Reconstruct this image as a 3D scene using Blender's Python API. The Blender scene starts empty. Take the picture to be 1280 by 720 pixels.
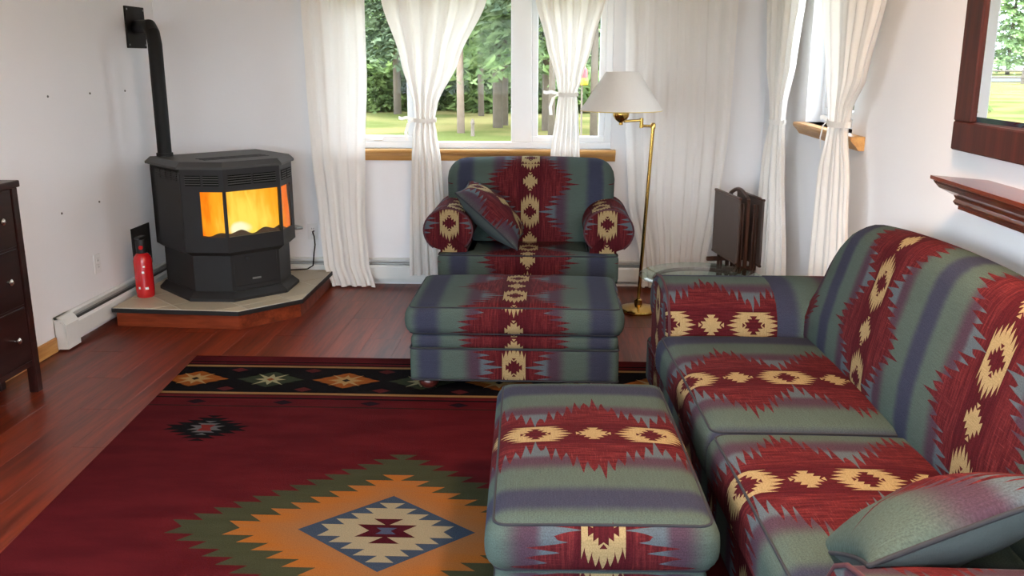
import bpy, math, random
import numpy as np
from mathutils import Vector, Matrix

random.seed(7)
rng = np.random.default_rng(7)
scene = bpy.context.scene
COL = scene.collection

# ------------------------------------------------------------------ camera
F_PX = 1148.0
PITCH = math.radians(14.0)
YAW = math.radians(2.75)
cam_d = bpy.data.cameras.new('camera')
cam_d.sensor_fit = 'HORIZONTAL'
cam_d.sensor_width = 36.0
cam_d.lens = 36.0 * F_PX / 1280.0
cam_d.clip_start = 0.05
cam_d.clip_end = 300.0
cam = bpy.data.objects.new('camera', cam_d)
COL.objects.link(cam)
cam.location = (0, 0, 1.6)
cam.rotation_euler = (math.radians(90) - PITCH, 0, YAW)
scene.camera = cam

# ------------------------------------------------------------------ world, exposure
world = bpy.data.worlds.new('overcast_sky')
scene.world = world
world.use_nodes = True
bg = world.node_tree.nodes['Background']
bg.inputs['Color'].default_value = (0.78, 0.89, 1.0, 1)
bg.inputs['Strength'].default_value = 7.6
scene.view_settings.view_transform = 'Standard'
scene.view_settings.look = 'None'
scene.view_settings.exposure = 0.6
scene.view_settings.gamma = 1.0
scene.view_settings.use_curve_mapping = False
CEILING_LAMP = 205.0      # emission of the ceiling dome behind the camera
FIRE_POWER = 14.0


# ------------------------------------------------------------------ helpers
def lin(c):
    c = c / 255.0
    return c / 12.92 if c <= 0.04045 else ((c + 0.055) / 1.055) ** 2.4


def rgb(r, g, b):
    return (lin(r), lin(g), lin(b), 1.0)


class MB:
    """collects vertices and faces; build() links them as one mesh object"""

    def __init__(self):
        self.v = []
        self.f = []
        self.uv = {}      # face index -> list of uv

    def add(self, verts, faces):
        o = len(self.v)
        self.v.extend([tuple(p) for p in verts])
        self.f.extend([tuple(i + o for i in f) for f in faces])
        return self

    def box(self, x0, x1, y0, y1, z0, z1, bevel=0.0):
        if bevel <= 0:
            vs = [(x, y, z) for z in (z0, z1) for y in (y0, y1) for x in (x0, x1)]
            return self.add(vs, [(0, 2, 3, 1), (4, 5, 7, 6), (0, 1, 5, 4), (2, 6, 7, 3), (0, 4, 6, 2), (1, 3, 7, 5)])
        b = min(bevel, (x1 - x0) / 2.01, (y1 - y0) / 2.01, (z1 - z0) / 2.01)
        vs = []
        idx = {}
        for sx in (0, 1):
            for sy in (0, 1):
                for sz in (0, 1):
                    X, Y, Z = (x0, x1)[sx], (y0, y1)[sy], (z0, z1)[sz]
                    dx, dy, dz = (b, -b)[sx], (b, -b)[sy], (b, -b)[sz]
                    for a, p in enumerate(((X, Y + dy, Z + dz), (X + dx, Y, Z + dz), (X + dx, Y + dy, Z))):
                        idx[(sx, sy, sz, a)] = len(vs)
                        vs.append(p)
        fs = []
        I = idx
        for s in (0, 1):
            q = [I[(s, 0, 0, 0)], I[(s, 1, 0, 0)], I[(s, 1, 1, 0)], I[(s, 0, 1, 0)]]
            fs.append(q if s else q[::-1])
            q = [I[(0, s, 0, 1)], I[(0, s, 1, 1)], I[(1, s, 1, 1)], I[(1, s, 0, 1)]]
            fs.append(q if s else q[::-1])
            q = [I[(0, 0, s, 2)], I[(1, 0, s, 2)], I[(1, 1, s, 2)], I[(0, 1, s, 2)]]
            fs.append(q if s else q[::-1])
        for s in (0, 1):
            for t in (0, 1):
                fs.append([I[(s, t, 0, 0)], I[(s, t, 1, 0)], I[(s, t, 1, 1)], I[(s, t, 0, 1)]])
                fs.append([I[(s, 0, t, 0)], I[(s, 1, t, 0)], I[(s, 1, t, 2)], I[(s, 0, t, 2)]])
                fs.append([I[(0, s, t, 1)], I[(1, s, t, 1)], I[(1, s, t, 2)], I[(0, s, t, 2)]])
                for u in (0, 1):
                    fs.append([I[(s, t, u, 0)], I[(s, t, u, 1)], I[(s, t, u, 2)]])
        return self.add(vs, fs)

    def prism(self, poly, axis, a, b):
        """poly: 2-D outline; axis 'x','y','z' = extrusion axis"""
        n = len(poly)

        def p3(p, h):
            if axis == 'z':
                return (p[0], p[1], h)
            if axis == 'y':
                return (p[0], h, p[1])
            return (h, p[0], p[1])
        vs = [p3(p, a) for p in poly] + [p3(p, b) for p in poly]
        fs = [tuple(range(n))[::-1], tuple(range(n, 2 * n))]
        fs += [(i, (i + 1) % n, n + (i + 1) % n, n + i) for i in range(n)]
        return self.add(vs, fs)

    def lathe(self, prof, cx=0, cy=0, seg=24, cap=True):
        """prof: list of (r, z)"""
        vs, fs = [], []
        n = len(prof)
        for i in range(seg):
            a = 2 * math.pi * i / seg
            for r, z in prof:
                vs.append((cx + r * math.cos(a), cy + r * math.sin(a), z))
        for i in range(seg):
            j = (i + 1) % seg
            for k in range(n - 1):
                fs.append((i * n + k, j * n + k, j * n + k + 1, i * n + k + 1))
        if cap:
            fs.append(tuple(i * n for i in range(seg))[::-1])
            fs.append(tuple(i * n + n - 1 for i in range(seg)))
        return self.add(vs, fs)

    def tube(self, pts, r, seg=8, closed=False):
        P = [Vector(p) for p in pts]
        n = len(P)
        rr = r if isinstance(r, (list, tuple)) else [r] * n
        T = []
        for i in range(n):
            if closed:
                t = P[(i + 1) % n] - P[i - 1]
            else:
                t = P[min(i + 1, n - 1)] - P[max(i - 1, 0)]
            T.append(t.normalized() if t.length > 1e-9 else Vector((0, 0, 1)))
        up = Vector((0, 0, 1)) if abs(T[0].z) < 0.9 else Vector((1, 0, 0))
        N = (up - T[0] * up.dot(T[0])).normalized()
        vs, fs = [], []
        for i in range(n):
            if i:
                N = N - T[i] * N.dot(T[i])
                N = N.normalized() if N.length > 1e-6 else T[i].orthogonal().normalized()
            B = T[i].cross(N)
            for k in range(seg):
                a = 2 * math.pi * k / seg
                vs.append(P[i] + (N * math.cos(a) + B * math.sin(a)) * rr[i])
        m = n if closed else n - 1
        for i in range(m):
            j = (i + 1) % n
            for k in range(seg):
                l = (k + 1) % seg
                fs.append((i * seg + k, i * seg + l, j * seg + l, j * seg + k))
        if not closed:
            fs.append(tuple(range(seg))[::-1])
            fs.append(tuple((n - 1) * seg + k for k in range(seg)))
        return self.add(vs, fs)

    def grid(self, fn, nu, nv):
        vs = [fn(i / nu, j / nv) for i in range(nu + 1) for j in range(nv + 1)]
        fs = [(i * (nv + 1) + j, (i + 1) * (nv + 1) + j, (i + 1) * (nv + 1) + j + 1, i * (nv + 1) + j + 1)
              for i in range(nu) for j in range(nv)]
        return self.add(vs, fs)

    def roundbox(self, x0, x1, y0, y1, z0, z1, r, m=10, deform=None, uvf=None):
        c = np.array([(x0 + x1) / 2, (y0 + y1) / 2, (z0 + z1) / 2])
        h = np.array([(x1 - x0) / 2, (y1 - y0) / 2, (z1 - z0) / 2])
        r = min(r, h.min() * 0.999)
        axs = []
        for k in range(3):
            e = [0, 0.12, 0.3, 0.6, 1.0]
            lo = [-h[k] + r * q for q in e]
            mid = list(np.linspace(-h[k] + r, h[k] - r, m + 1))[1:-1] if h[k] - r > 1e-4 else []
            axs.append(lo + mid + [-q for q in lo[::-1]])
        key = {}
        base = len(self.v)

        def vert(p):
            inner = np.clip(p, -(h - r), h - r)
            d = p - inner
            L = np.linalg.norm(d)
            q = inner + d / L * r if L > 1e-9 else p
            w = q + c
            if deform:
                w = np.array(deform(w, q / h))
            k = tuple(np.round(p, 5))
            if k not in key:
                key[k] = len(self.v)
                self.v.append(tuple(w))
            return key[k]
        for ax in range(3):
            u, v = (ax + 1) % 3, (ax + 2) % 3
            for sgn in (-1, 1):
                nrm = np.zeros(3)
                nrm[ax] = sgn
                for i in range(len(axs[u]) - 1):
                    for j in range(len(axs[v]) - 1):
                        ids, raw = [], []
                        for (a, b) in ((i, j), (i + 1, j), (i + 1, j + 1), (i, j + 1)):
                            p = np.zeros(3)
                            p[ax] = sgn * h[ax]
                            p[u] = axs[u][a]
                            p[v] = axs[v][b]
                            ids.append(vert(p))
                            raw.append(p + c)
                        if sgn < 0:
                            ids, raw = ids[::-1], raw[::-1]
                        # drop collapsed quads
                        self.f.append(tuple(ids))
                        if uvf:
                            self.uv[len(self.f) - 1] = [uvf(q, nrm) for q in raw]
        return self

    def build(self, name, mat, parent=None, smooth=False, local=False, uvf=None, auto=None, origin=None):
        off = Vector((0, 0, 0))
        V = self.v
        if parent is not None and not local:
            off = Vector(parent.get('_o', (0, 0, 0)))
        if parent is None:
            a = np.array(V)
            if origin is None:
                off = Vector(((a[:, 0].min() + a[:, 0].max()) / 2, (a[:, 1].min() + a[:, 1].max()) / 2, a[:, 2].min()))
            else:
                off = Vector(origin)
        me = bpy.data.meshes.new(name)
        me.from_pydata([(p[0] - off.x, p[1] - off.y, p[2] - off.z) for p in V], [], self.f)
        if self.uv or uvf:
            lay = me.uv_layers.new(name='UVMap')
            for fi, poly in enumerate(me.polygons):
                if uvf:
                    nn = poly.normal
                    us = [uvf(V[i], nn) for i in self.f[fi]]
                else:
                    us = self.uv.get(fi, [(0, 0)] * len(poly.vertices))
                for li, uvv in zip(poly.loop_indices, us):
                    lay.data[li].uv = uvv
        me.materials.append(mat)
        if smooth:
            me.polygons.foreach_set('use_smooth', [True] * len(me.polygons))
            if auto is not None:
                try:
                    me.set_sharp_from_angle(angle=math.radians(auto))
                except Exception:
                    pass
        me.update()
        o = bpy.data.objects.new(name, me)
        COL.objects.link(o)
        if parent is not None:
            o.parent = parent
            o['_o'] = tuple(off)
        else:
            o.location = off
            o['_o'] = tuple(off)
        return o


def thing(name, label, cat, loc=(0, 0, 0), rz=0.0, group=None):
    o = bpy.data.objects.new(name, None)
    COL.objects.link(o)
    o.empty_display_size = 0.1
    o.location = loc
    o.rotation_euler = (0, 0, rz)
    o['label'] = label
    o['category'] = cat
    o['_o'] = tuple(loc)
    if group:
        o['group'] = group
    return o


def tag(o, label, cat, group=None):
    o['label'] = label
    o['category'] = cat
    if group:
        o['group'] = group
    return o


def struct(o, label=None):
    o['kind'] = 'structure'
    if label:
        o['label'] = label
    return o


def copy_tree(o, parent=None):
    c = o.copy()
    COL.objects.link(c)
    if parent is not None:
        c.parent = parent
    for ch in list(o.children):
        copy_tree(ch, c)
    return c


# ------------------------------------------------------------------ node expressions
class X:
    """a float socket with arithmetic"""
    nt = None

    def __init__(self, s):
        self.s = s

    @staticmethod
    def op(kind, *a, clamp=False):
        n = X.nt.nodes.new('ShaderNodeMath')
        n.operation = kind
        n.use_clamp = clamp
        for i, v in enumerate(a):
            if isinstance(v, X):
                X.nt.links.new(v.s, n.inputs[i])
            else:
                n.inputs[i].default_value = float(v)
        return X(n.outputs[0])

    def __add__(s, o): return X.op('ADD', s, o)
    __radd__ = __add__
    def __sub__(s, o): return X.op('SUBTRACT', s, o)
    def __rsub__(s, o): return X.op('SUBTRACT', o, s)
    def __mul__(s, o): return X.op('MULTIPLY', s, o)
    __rmul__ = __mul__
    def __truediv__(s, o): return X.op('DIVIDE', s, o)
    def __lt__(s, o): return X.op('LESS_THAN', s, o)
    def __gt__(s, o): return X.op('GREATER_THAN', s, o)
    def abs(s): return X.op('ABSOLUTE', s)
    def floor(s): return X.op('FLOOR', s)
    def fract(s): return X.op('FRACT', s)
    def max(s, o): return X.op('MAXIMUM', s, o)
    def min(s, o): return X.op('MINIMUM', s, o)
    def ping(s, k): return X.op('PINGPONG', s, k)
    def step(s, a, b):      # smooth 0..1 between a and b
        n = X.nt.nodes.new('ShaderNodeMapRange')
        n.interpolation_type = 'SMOOTHSTEP'
        X.nt.links.new(s.s, n.inputs[0])
        n.inputs[1].default_value = a
        n.inputs[2].default_value = b
        return X(n.outputs[0])


def mixc(fac, a, b):
    n = X.nt.nodes.new('ShaderNodeMix')
    n.data_type = 'RGBA'
    ins = [i for i in n.inputs if i.type == 'RGBA']
    f = n.inputs[0]
    if isinstance(fac, X):
        X.nt.links.new(fac.s, f)
    else:
        f.default_value = fac
    for sock, v in zip(ins, (a, b)):
        if hasattr(v, 'default_value') or hasattr(v, 'is_linked'):
            X.nt.links.new(v, sock)
        else:
            sock.default_value = v
    return [o for o in n.outputs if o.type == 'RGBA'][0]


def mulc(col, x):
    n = X.nt.nodes.new('ShaderNodeVectorMath')
    n.operation = 'SCALE'
    X.nt.links.new(col, n.inputs[0])
    X.nt.links.new(x.s, n.inputs['Scale'])
    return n.outputs[0]


def new_mat(name):
    m = bpy.data.materials.new(name)
    m.use_nodes = True
    nt = m.node_tree
    X.nt = nt
    b = nt.nodes['Principled BSDF']
    return m, nt, b


def tex_coord(kind='Object'):
    n = X.nt.nodes.new('ShaderNodeTexCoord')
    return n.outputs[kind]


def mapping(vec, scale=(1, 1, 1), loc=(0, 0, 0), rot=(0, 0, 0)):
    n = X.nt.nodes.new('ShaderNodeMapping')
    X.nt.links.new(vec, n.inputs[0])
    n.inputs['Scale'].default_value = scale
    n.inputs['Location'].default_value = loc
    n.inputs['Rotation'].default_value = rot
    return n.outputs[0]


def noise(vec, scale, detail=3, rough=0.5):
    n = X.nt.nodes.new('ShaderNodeTexNoise')
    X.nt.links.new(vec, n.inputs['Vector'])
    n.inputs['Scale'].default_value = scale
    n.inputs['Detail'].default_value = detail
    n.inputs['Roughness'].default_value = rough
    return X(n.outputs['Fac'])


def sep(vec):
    n = X.nt.nodes.new('ShaderNodeSeparateXYZ')
    X.nt.links.new(vec, n.inputs[0])
    return [X(o) for o in n.outputs]


def bump(b, h, strength=0.2, dist=0.01):
    n = X.nt.nodes.new('ShaderNodeBump')
    n.inputs['Strength'].default_value = strength
    n.inputs['Distance'].default_value = dist
    X.nt.links.new(h.s, n.inputs['Height'])
    X.nt.links.new(n.outputs[0], b.inputs['Normal'])


def simple(name, col, rough=0.5, metal=0.0, var=0.08, nscale=8, bmp=0.0, bscale=60, spec=0.5, coat=0.0):
    m, nt, b = new_mat(name)
    tc = tex_coord()
    n = noise(tc, nscale, 4)
    dark = tuple(c * (1 - var) for c in col[:3]) + (1,)
    lite = tuple(min(1, c * (1 + var)) for c in col[:3]) + (1,)
    nt.links.new(mixc(n, dark, lite), b.inputs['Base Color'])
    b.inputs['Roughness'].default_value = rough
    b.inputs['Metallic'].default_value = metal
    b.inputs['Specular IOR Level'].default_value = spec
    b.inputs['Coat Weight'].default_value = coat
    if bmp:
        bump(b, noise(tc, bscale, 3), bmp, 0.005)
    return m


def wood(name, dark, lite, axis=1, rough=0.35, scale=1.0, vary=True, coat=0.0):
    """streaky grain along one axis"""
    m, nt, b = new_mat(name)
    tc = tex_coord()
    sc = [14 * scale] * 3
    sc[axis] = 0.9 * scale
    v = mapping(tc, tuple(sc))
    oi = nt.nodes.new('ShaderNodeObjectInfo')
    add = nt.nodes.new('ShaderNodeVectorMath')
    add.operation = 'ADD'
    comb = nt.nodes.new('ShaderNodeCombineXYZ')
    r = X(oi.outputs['Random'])
    nt.links.new((r * 37.0).s, comb.inputs[0])
    nt.links.new((r * 11.0).s, comb.inputs[1])
    nt.links.new(v, add.inputs[0])
    nt.links.new(comb.outputs[0], add.inputs[1])
    n1 = noise(add.outputs[0], 1.0, 5, 0.6)
    n2 = noise(add.outputs[0], 5.0, 3, 0.6)
    f = (n1 * 0.7 + n2 * 0.3).step(0.32, 0.68)
    c = mixc(f, dark, lite)
    if vary:
        c = mulc(c, r * 0.35 + 0.83)
    nt.links.new(c, b.inputs['Base Color'])
    b.inputs['Roughness'].default_value = rough
    b.inputs['Coat Weight'].default_value = coat
    b.inputs['Coat Roughness'].default_value = 0.15
    bump(b, n2, 0.05, 0.002)
    return m


# ------------------------------------------------------------------ patterned fabric
def fabric_material(name):
    """woven south-western stripe: UV x = across the stripes (0 = motif row), UV y = along the row, in metres"""
    m, nt, b = new_mat(name)
    uv = tex_coord('UV')
    s0, t0, _ = sep(uv)
    PER, T = 0.83, 0.36
    s = ((s0 + PER / 2) / PER).fract() * PER - PER / 2      # -P/2..P/2
    a = s.abs()
    t = ((t0 + T / 2) / T).fract() * T - T / 2               # 0 at the small star
    at = t.abs()                                             # 0 star .. T/2 medallion centre
    wob = noise(mapping(uv, (6, 40, 1)), 1.0, 2)
    fine = noise(mapping(uv, (14, 330, 1)), 1.0, 3, 0.7)
    streak = noise(mapping(uv, (120, 9, 1)), 1.0, 4, 0.7)
    # ground stripes
    aa = a + (wob - 0.5) * 0.012
    ground = mixc(aa.step(0.150, 0.178), rgb(98, 110, 118), rgb(86, 66, 80))
    ground = mixc(aa.step(0.200, 0.265), ground, rgb(92, 108, 101))
    ground = mixc(aa.step(0.335, 0.385), ground, rgb(68, 71, 91))
    # burgundy field with toothed outline
    edge = 0.262 - at * 0.92
    saw = (t0 / 0.030).ping(0.5) * 2.0
    big = (t0 / 0.09).ping(0.5) * 2.0
    vary = noise(mapping(uv, (0, 26, 1)), 1.0, 1)
    saw2 = (t0 / 0.0215 + 0.3).ping(0.5) * 2.0
    W = edge + saw * (vary * 0.11 + 0.025) - 0.055 + big * 0.016 + saw2 * 0.018
    red_c = mixc(streak.step(0.35, 0.75), rgb(84, 29, 36), rgb(130, 52, 54))
    red_c = mixc((fine.step(0.55, 0.8)) * (a.step(0.06, 0.16)), red_c, rgb(156, 78, 76))
    red_c = mixc((0.075 - a) > 0.0, red_c, mixc(streak.step(0.3, 0.8), rgb(76, 25, 33), rgb(104, 37, 44)))
    c = mixc(a < W, ground, red_c)
    # beige medallion: fingers along the row, stepped dark cross inside
    tm = T / 2 - at

    def fingers(pitch, base, stp, length, amax, along):
        q = (a + pitch / 2) / pitch
        k = q.floor()
        f = 1.0 - (q.fract() * 2.0 - 1.0).abs()
        return (along < (base - k * stp + f * length)) * (a < amax)

    def steps(w, h, n, over, along):
        q = a * (n / h)
        return (along < ((n - q.floor()) * (w / n) - (1.0 - q.fract()) * over + over * 0.5)) * (a < h)
    med = fingers(0.019, 0.080, 0.013, 0.036, 0.057, tm)
    hole = steps(0.034, 0.040, 3.0, 0.009, tm)
    tip = (tm < 0.047) * (tm > 0.034) * (a < (tm - 0.034) * 0.8)
    beige = mixc(fine, rgb(176, 154, 112), rgb(188, 165, 120))
    c = mixc(med, c, beige)
    c = mixc(hole.max(tip), c, red_c)
    # small star with side darts
    star = steps(0.040, 0.044, 3.0, 0.010, at)
    dart = (at > 0.040) * (at < 0.054) * (a < (at - 0.040) * 0.75)
    c = mixc(star.max(dart), c, beige)
    # weave
    grain = noise(mapping(uv, (300, 210, 1)), 1.0, 2, 0.7)
    c = mulc(c, fine * 0.30 + grain * 0.62 + 0.06)
    nt.links.new(c, b.inputs['Base Color'])
    b.inputs['Roughness'].default_value = 0.92
    b.inputs['Specular IOR Level'].default_value = 0.06
    weave = noise(mapping(uv, (420, 420, 1)), 1.0, 2)
    bump(b, weave, 0.25, 0.002)
    return m


def rug_material():
    m, nt, b = new_mat('rug_wool')
    uv = tex_coord('UV')
    u, v, _ = sep(uv)
    au, av = u.abs(), v.abs()
    pile = noise(mapping(uv, (240, 240, 1)), 1.0, 2)
    cloud = noise(mapping(uv, (3, 9, 1)), 1.0, 4)

    def serr(w, h, n, over, uu=None, vv=None):
        """1 inside a diamond whose rows end in slanted teeth"""
        uu = au if uu is None else uu
        vv = av if vv is None else vv
        q = vv * (n / h)
        k = q.floor()
        f = q.fract()
        hw = (n - k) * (w / n) - (1.0 - f) * over
        return (uu < hw) * (vv < h)
    red = mixc(cloud.step(0.3, 0.7), rgb(100, 24, 31), rgb(120, 33, 39))
    c = red
    rows = (av / 0.048).floor()
    orow = noise(mapping(uv, (4, 21, 1)), 1.0, 2)
    c = mixc(serr(0.77, 0.63, 13.0, 0.05), c, mixc(orow, rgb(78, 80, 56), rgb(92, 92, 66)))
    d = au / 0.56 + av / 0.44
    tan = mixc(d.step(0.5, 0.95), rgb(188, 130, 82), rgb(206, 124, 52))
    tan = mixc(orow.step(0.45, 0.62) * 0.35, tan, rgb(190, 130, 82))
    c = mixc(serr(0.565, 0.44, 9.0, 0.05), c, tan)
    c = mixc((au / 0.31 + av / 0.262) < 1.0, c, mixc(pile, rgb(66, 82, 104), rgb(84, 98, 118)))
    c = mixc(serr(0.235, 0.205, 5.0, 0.035), c, rgb(196, 180, 146))
    c = mixc(serr(0.105, 0.085, 2.0, 0.045), c, rgb(86, 20, 34))
    c = mixc(serr(0.036, 0.022, 1.0, 0.02), c, rgb(92, 100, 128))
    # small black diamonds towards the corners
    du, dv = (au - 0.905).abs(), (av - 0.88).abs()
    c = mixc(serr(0.19, 0.145, 5.0, 0.04, du, dv), c, rgb(22, 20, 24))
    c = mixc(serr(0.080, 0.078, 3.0, 0.035, du, dv), c, rgb(122, 120, 122))
    c = mixc(serr(0.034, 0.035, 1.0, 0.015, du, dv), c, rgb(150, 52, 48))
    # end border: e = distance from the end of the field
    e = av - 1.14

    def band(a0, a1):
        return (e > a0) * (e < a1)
    dk = rgb(22, 18, 22)
    tanl = rgb(196, 150, 96)
    c = mixc(band(0.0, 0.012), c, rgb(58, 40, 34))
    mot = ((u / 0.42).fract() - 0.5).abs() * 0.42 / 0.05 + (e - 0.06).abs() / 0.03
    c = mixc((mot < 1.0) * band(0.012, 0.11), c, rgb(44, 24, 36))
    c = mixc(band(0.105, 0.122), c, dk)
    c = mixc(band(0.155, 0.16), c, dk)
    c = mixc(band(0.165, 0.192), c, tanl)
    inb = band(0.192, 0.565)
    c = mixc(inb, c, dk)
    ub = u + 0.18
    cell = (ub / 0.39)
    par = (cell / 2.0).fract() < 0.5
    bu = (cell.fract() - 0.5).abs() * 0.39
    bv = (e - 0.378).abs()
    mo = (bu / 0.165 + bv / 0.115)
    mo = mo + ((bv / 0.03).fract() - 0.5) * 0.12
    c = mixc((mo < 1.0) * inb, c, mixc(par, rgb(190, 106, 44), rgb(70, 78, 58)))
    c = mixc((mo < 0.52) * inb, c, mixc(par, rgb(214, 150, 80), rgb(70, 78, 58)))
    ray = ((bu / 0.1).min(bv / 0.1)).min(((bu - bv).abs() / 0.1)) * 3.4 + (bu.max(bv)) / 0.08
    c = mixc((ray < 1.0) * inb, c, mixc(par, rgb(222, 180, 120), rgb(206, 196, 150)))
    c = mixc(((bu + bv) < 0.022) * inb, c, mixc(par, rgb(40, 28, 26), rgb(176, 96, 50)))
    bu2 = ((cell + 0.5).fract() - 0.5).abs() * 0.39
    bv2 = ((e - 0.378).abs() - 0.14).abs()
    c = mixc(((bu2 / 0.045 + bv2 / 0.032) < 1.0) * inb, c, rgb(110, 44, 44))
    c = mixc(band(0.565, 0.592), c, tanl)
    c = mixc(band(0.60, 0.612), c, dk)
    c = mixc(band(0.64, 0.655), c, dk)
    c = mulc(c, pile * 0.26 + 0.22)
    nt.links.new(c, b.inputs['Base Color'])
    b.inputs['Roughness'].default_value = 0.98
    b.inputs['Specular IOR Level'].default_value = 0.05
    bump(b, pile, 0.4, 0.004)
    return m


def cloth_material(name, col, trans=0.35, clear=0.0):
    m, nt, b = new_mat(name)
    nt.nodes.remove(b)
    out = nt.nodes['Material Output']
    tc = tex_coord()
    n = noise(mapping(tc, (160, 160, 160)), 1.0, 2)
    c = mixc(n, tuple(x * 0.94 for x in col[:3]) + (1,), col)
    df = nt.nodes.new('ShaderNodeBsdfDiffuse')
    tr = nt.nodes.new('ShaderNodeBsdfTranslucent')
    nt.links.new(c, df.inputs[0])
    nt.links.new(c, tr.inputs[0])
    mx = nt.nodes.new('ShaderNodeMixShader')
    mx.inputs[0].default_value = trans
    nt.links.new(df.outputs[0], mx.inputs[1])
    nt.links.new(tr.outputs[0], mx.inputs[2])
    last = mx
    if clear:
        tp = nt.nodes.new('ShaderNodeBsdfTransparent')
        m2 = nt.nodes.new('ShaderNodeMixShader')
        m2.inputs[0].default_value = clear
        nt.links.new(mx.outputs[0], m2.inputs[1])
        nt.links.new(tp.outputs[0], m2.inputs[2])
        last = m2
    nt.links.new(last.outputs[0], out.inputs[0])
    return m


def glass_material(name, tint=(1, 1, 1, 1), ior=1.2):
    """thin pane: clear with fresnel reflection"""
    m, nt, b = new_mat(name)
    nt.nodes.remove(b)
    out = nt.nodes['Material Output']
    tp = nt.nodes.new('ShaderNodeBsdfTransparent')
    tc = tex_coord()
    n = noise(tc, 2.0, 2)
    nt.links.new(mixc(n, tuple(x * 0.985 for x in tint[:3]) + (1,), tint), tp.inputs[0])
    gl = nt.nodes.new('ShaderNodeBsdfGlossy')
    gl.inputs['Roughness'].default_value = 0.02
    lwt = nt.nodes.new('ShaderNodeLayerWeight')
    face = X(lwt.outputs['Facing'])
    fres = X.op('POWER', face, 5.0) * (0.6 if ior > 1.3 else 0.4) + (0.012 if ior > 1.3 else 0.005)
    mx = nt.nodes.new('ShaderNodeMixShader')
    nt.links.new(fres.s, mx.inputs[0])
    nt.links.new(tp.outputs[0], mx.inputs[1])
    nt.links.new(gl.outputs[0], mx.inputs[2])
    nt.links.new(mx.outputs[0], out.inputs[0])
    return m


def emit_material(name, col, strength):
    m, nt, b = new_mat(name)
    tc = tex_coord()
    n = noise(tc, 3.0, 2)
    nt.links.new(mixc(n, tuple(x * 0.95 for x in col[:3]) + (1,), col), b.inputs['Emission Color'])
    b.inputs['Base Color'].default_value = col
    b.inputs['Emission Strength'].default_value = strength
    return m


M = {}
M['wall'] = simple('wall_paint', rgb(235, 235, 237), 0.85, var=0.012, nscale=3, bmp=0.06, bscale=90)
M['ceiling'] = simple('ceiling_paint', rgb(232, 231, 228), 0.9, var=0.01)
M['plank'] = wood('cherry_laminate', rgb(70, 19, 8), rgb(130, 48, 21), 1, 0.36, 1.0)
M['subfloor'] = simple('subfloor', rgb(40, 16, 10), 0.8)
M['oak'] = wood('oak_trim', rgb(176, 124, 66), rgb(212, 164, 100), 0, 0.4, 1.6, vary=False)
M['oak_y'] = wood('oak_trim_side', rgb(176, 124, 66), rgb(212, 164, 100), 1, 0.4, 1.6, vary=False)
M['vinyl'] = simple('white_vinyl', rgb(238, 240, 243), 0.4, var=0.01)
M['heater'] = simple('heater_enamel', rgb(222, 224, 220), 0.4, var=0.02)
M['heater_dark'] = simple('heater_slot', rgb(60, 62, 64), 0.6)
M['fin'] = simple('heater_fin', rgb(150, 152, 152), 0.45, metal=0.6)
M['stove'] = simple('stove_black', rgb(30, 30, 31), 0.55, var=0.12, nscale=20, bmp=0.05, bscale=200, spec=0.4)
M['stove_top'] = simple('stove_top_grey', rgb(58, 57, 56), 0.5, var=0.1, nscale=12, spec=0.5)
M['black'] = simple('black_matte', rgb(14, 14, 15), 0.6)
M['vent_shade'] = simple('vent_shade_black', rgb(5, 5, 5), 0.8, spec=0.1)  # flat black standing in for the shade inside the stove vents
M['pipe'] = simple('pipe_black', rgb(18, 18, 19), 0.6, spec=0.25)
M['tile'] = simple('hearth_tile', rgb(186, 172, 146), 0.4, var=0.12, nscale=5)
X.nt = M['tile'].node_tree
_b = X.nt.nodes['Principled BSDF']
_l = _b.inputs['Base Color'].links[0]
_src = _l.from_socket
_oi = X.nt.nodes.new('ShaderNodeObjectInfo')
X.nt.links.new(mulc(_src, X(_oi.outputs['Random']) * 0.3 + 0.82), _b.inputs['Base Color'])
M['grout'] = simple('hearth_grout', rgb(206, 200, 188), 0.85)
M['riser'] = wood('hearth_riser_wood', rgb(84, 32, 18), rgb(132, 58, 32), 0, 0.35, 1.2)
M['red_paint'] = simple('extinguisher_red', rgb(190, 22, 28), 0.25, var=0.05, coat=0.5)
M['white_plastic'] = simple('white_plastic', rgb(228, 228, 228), 0.45, var=0.015)
M['espresso'] = wood('espresso_wood', rgb(26, 10, 9), rgb(46, 20, 17), 1, 0.32, 1.0)
M['nickel'] = simple('brushed_nickel', rgb(206, 202, 196), 0.22, metal=1.0)
M['fabric'] = fabric_material('southwest_fabric')
M['welt'] = simple('welt_cord', rgb(32, 34, 41), 0.9, var=0.25, nscale=14)
M['welt_red'] = simple('welt_cord_red', rgb(66, 30, 38), 0.9, var=0.3, nscale=10)
M['pillow_green'] = simple('pillow_plain_side', rgb(56, 66, 67), 0.92, var=0.12, nscale=9, bmp=0.2, bscale=240)
M['foot'] = wood('bun_foot_wood', rgb(52, 18, 16), rgb(84, 32, 26), 2, 0.3, 1.0, vary=False)
M['brass'] = simple('polished_brass', rgb(206, 168, 92), 0.16, metal=1.0, var=0.05)
M['shade'] = cloth_material('lampshade_linen', rgb(234, 230, 224), 0.35)
M['curtain'] = cloth_material('white_cotton_curtain', rgb(248, 244, 238), 0.22)
M['sheer'] = cloth_material('sheer_curtain', rgb(251, 248, 244), 0.30, 0.08)
M['glass'] = glass_material('window_glass')
M['table_glass'] = glass_material('table_glass', rgb(225, 240, 234), 1.5)
M['tray_wood'] = wood('tray_walnut', rgb(46, 26, 18), rgb(78, 46, 32), 2, 0.4, 1.0)
M['tray_top'] = simple('tray_laminate', rgb(76, 62, 56), 0.5, var=0.06)
M['mirror_frame'] = wood('mirror_mahogany', rgb(44, 15, 11), rgb(78, 30, 22), 2, 0.5, 1.0, vary=False)
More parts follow.
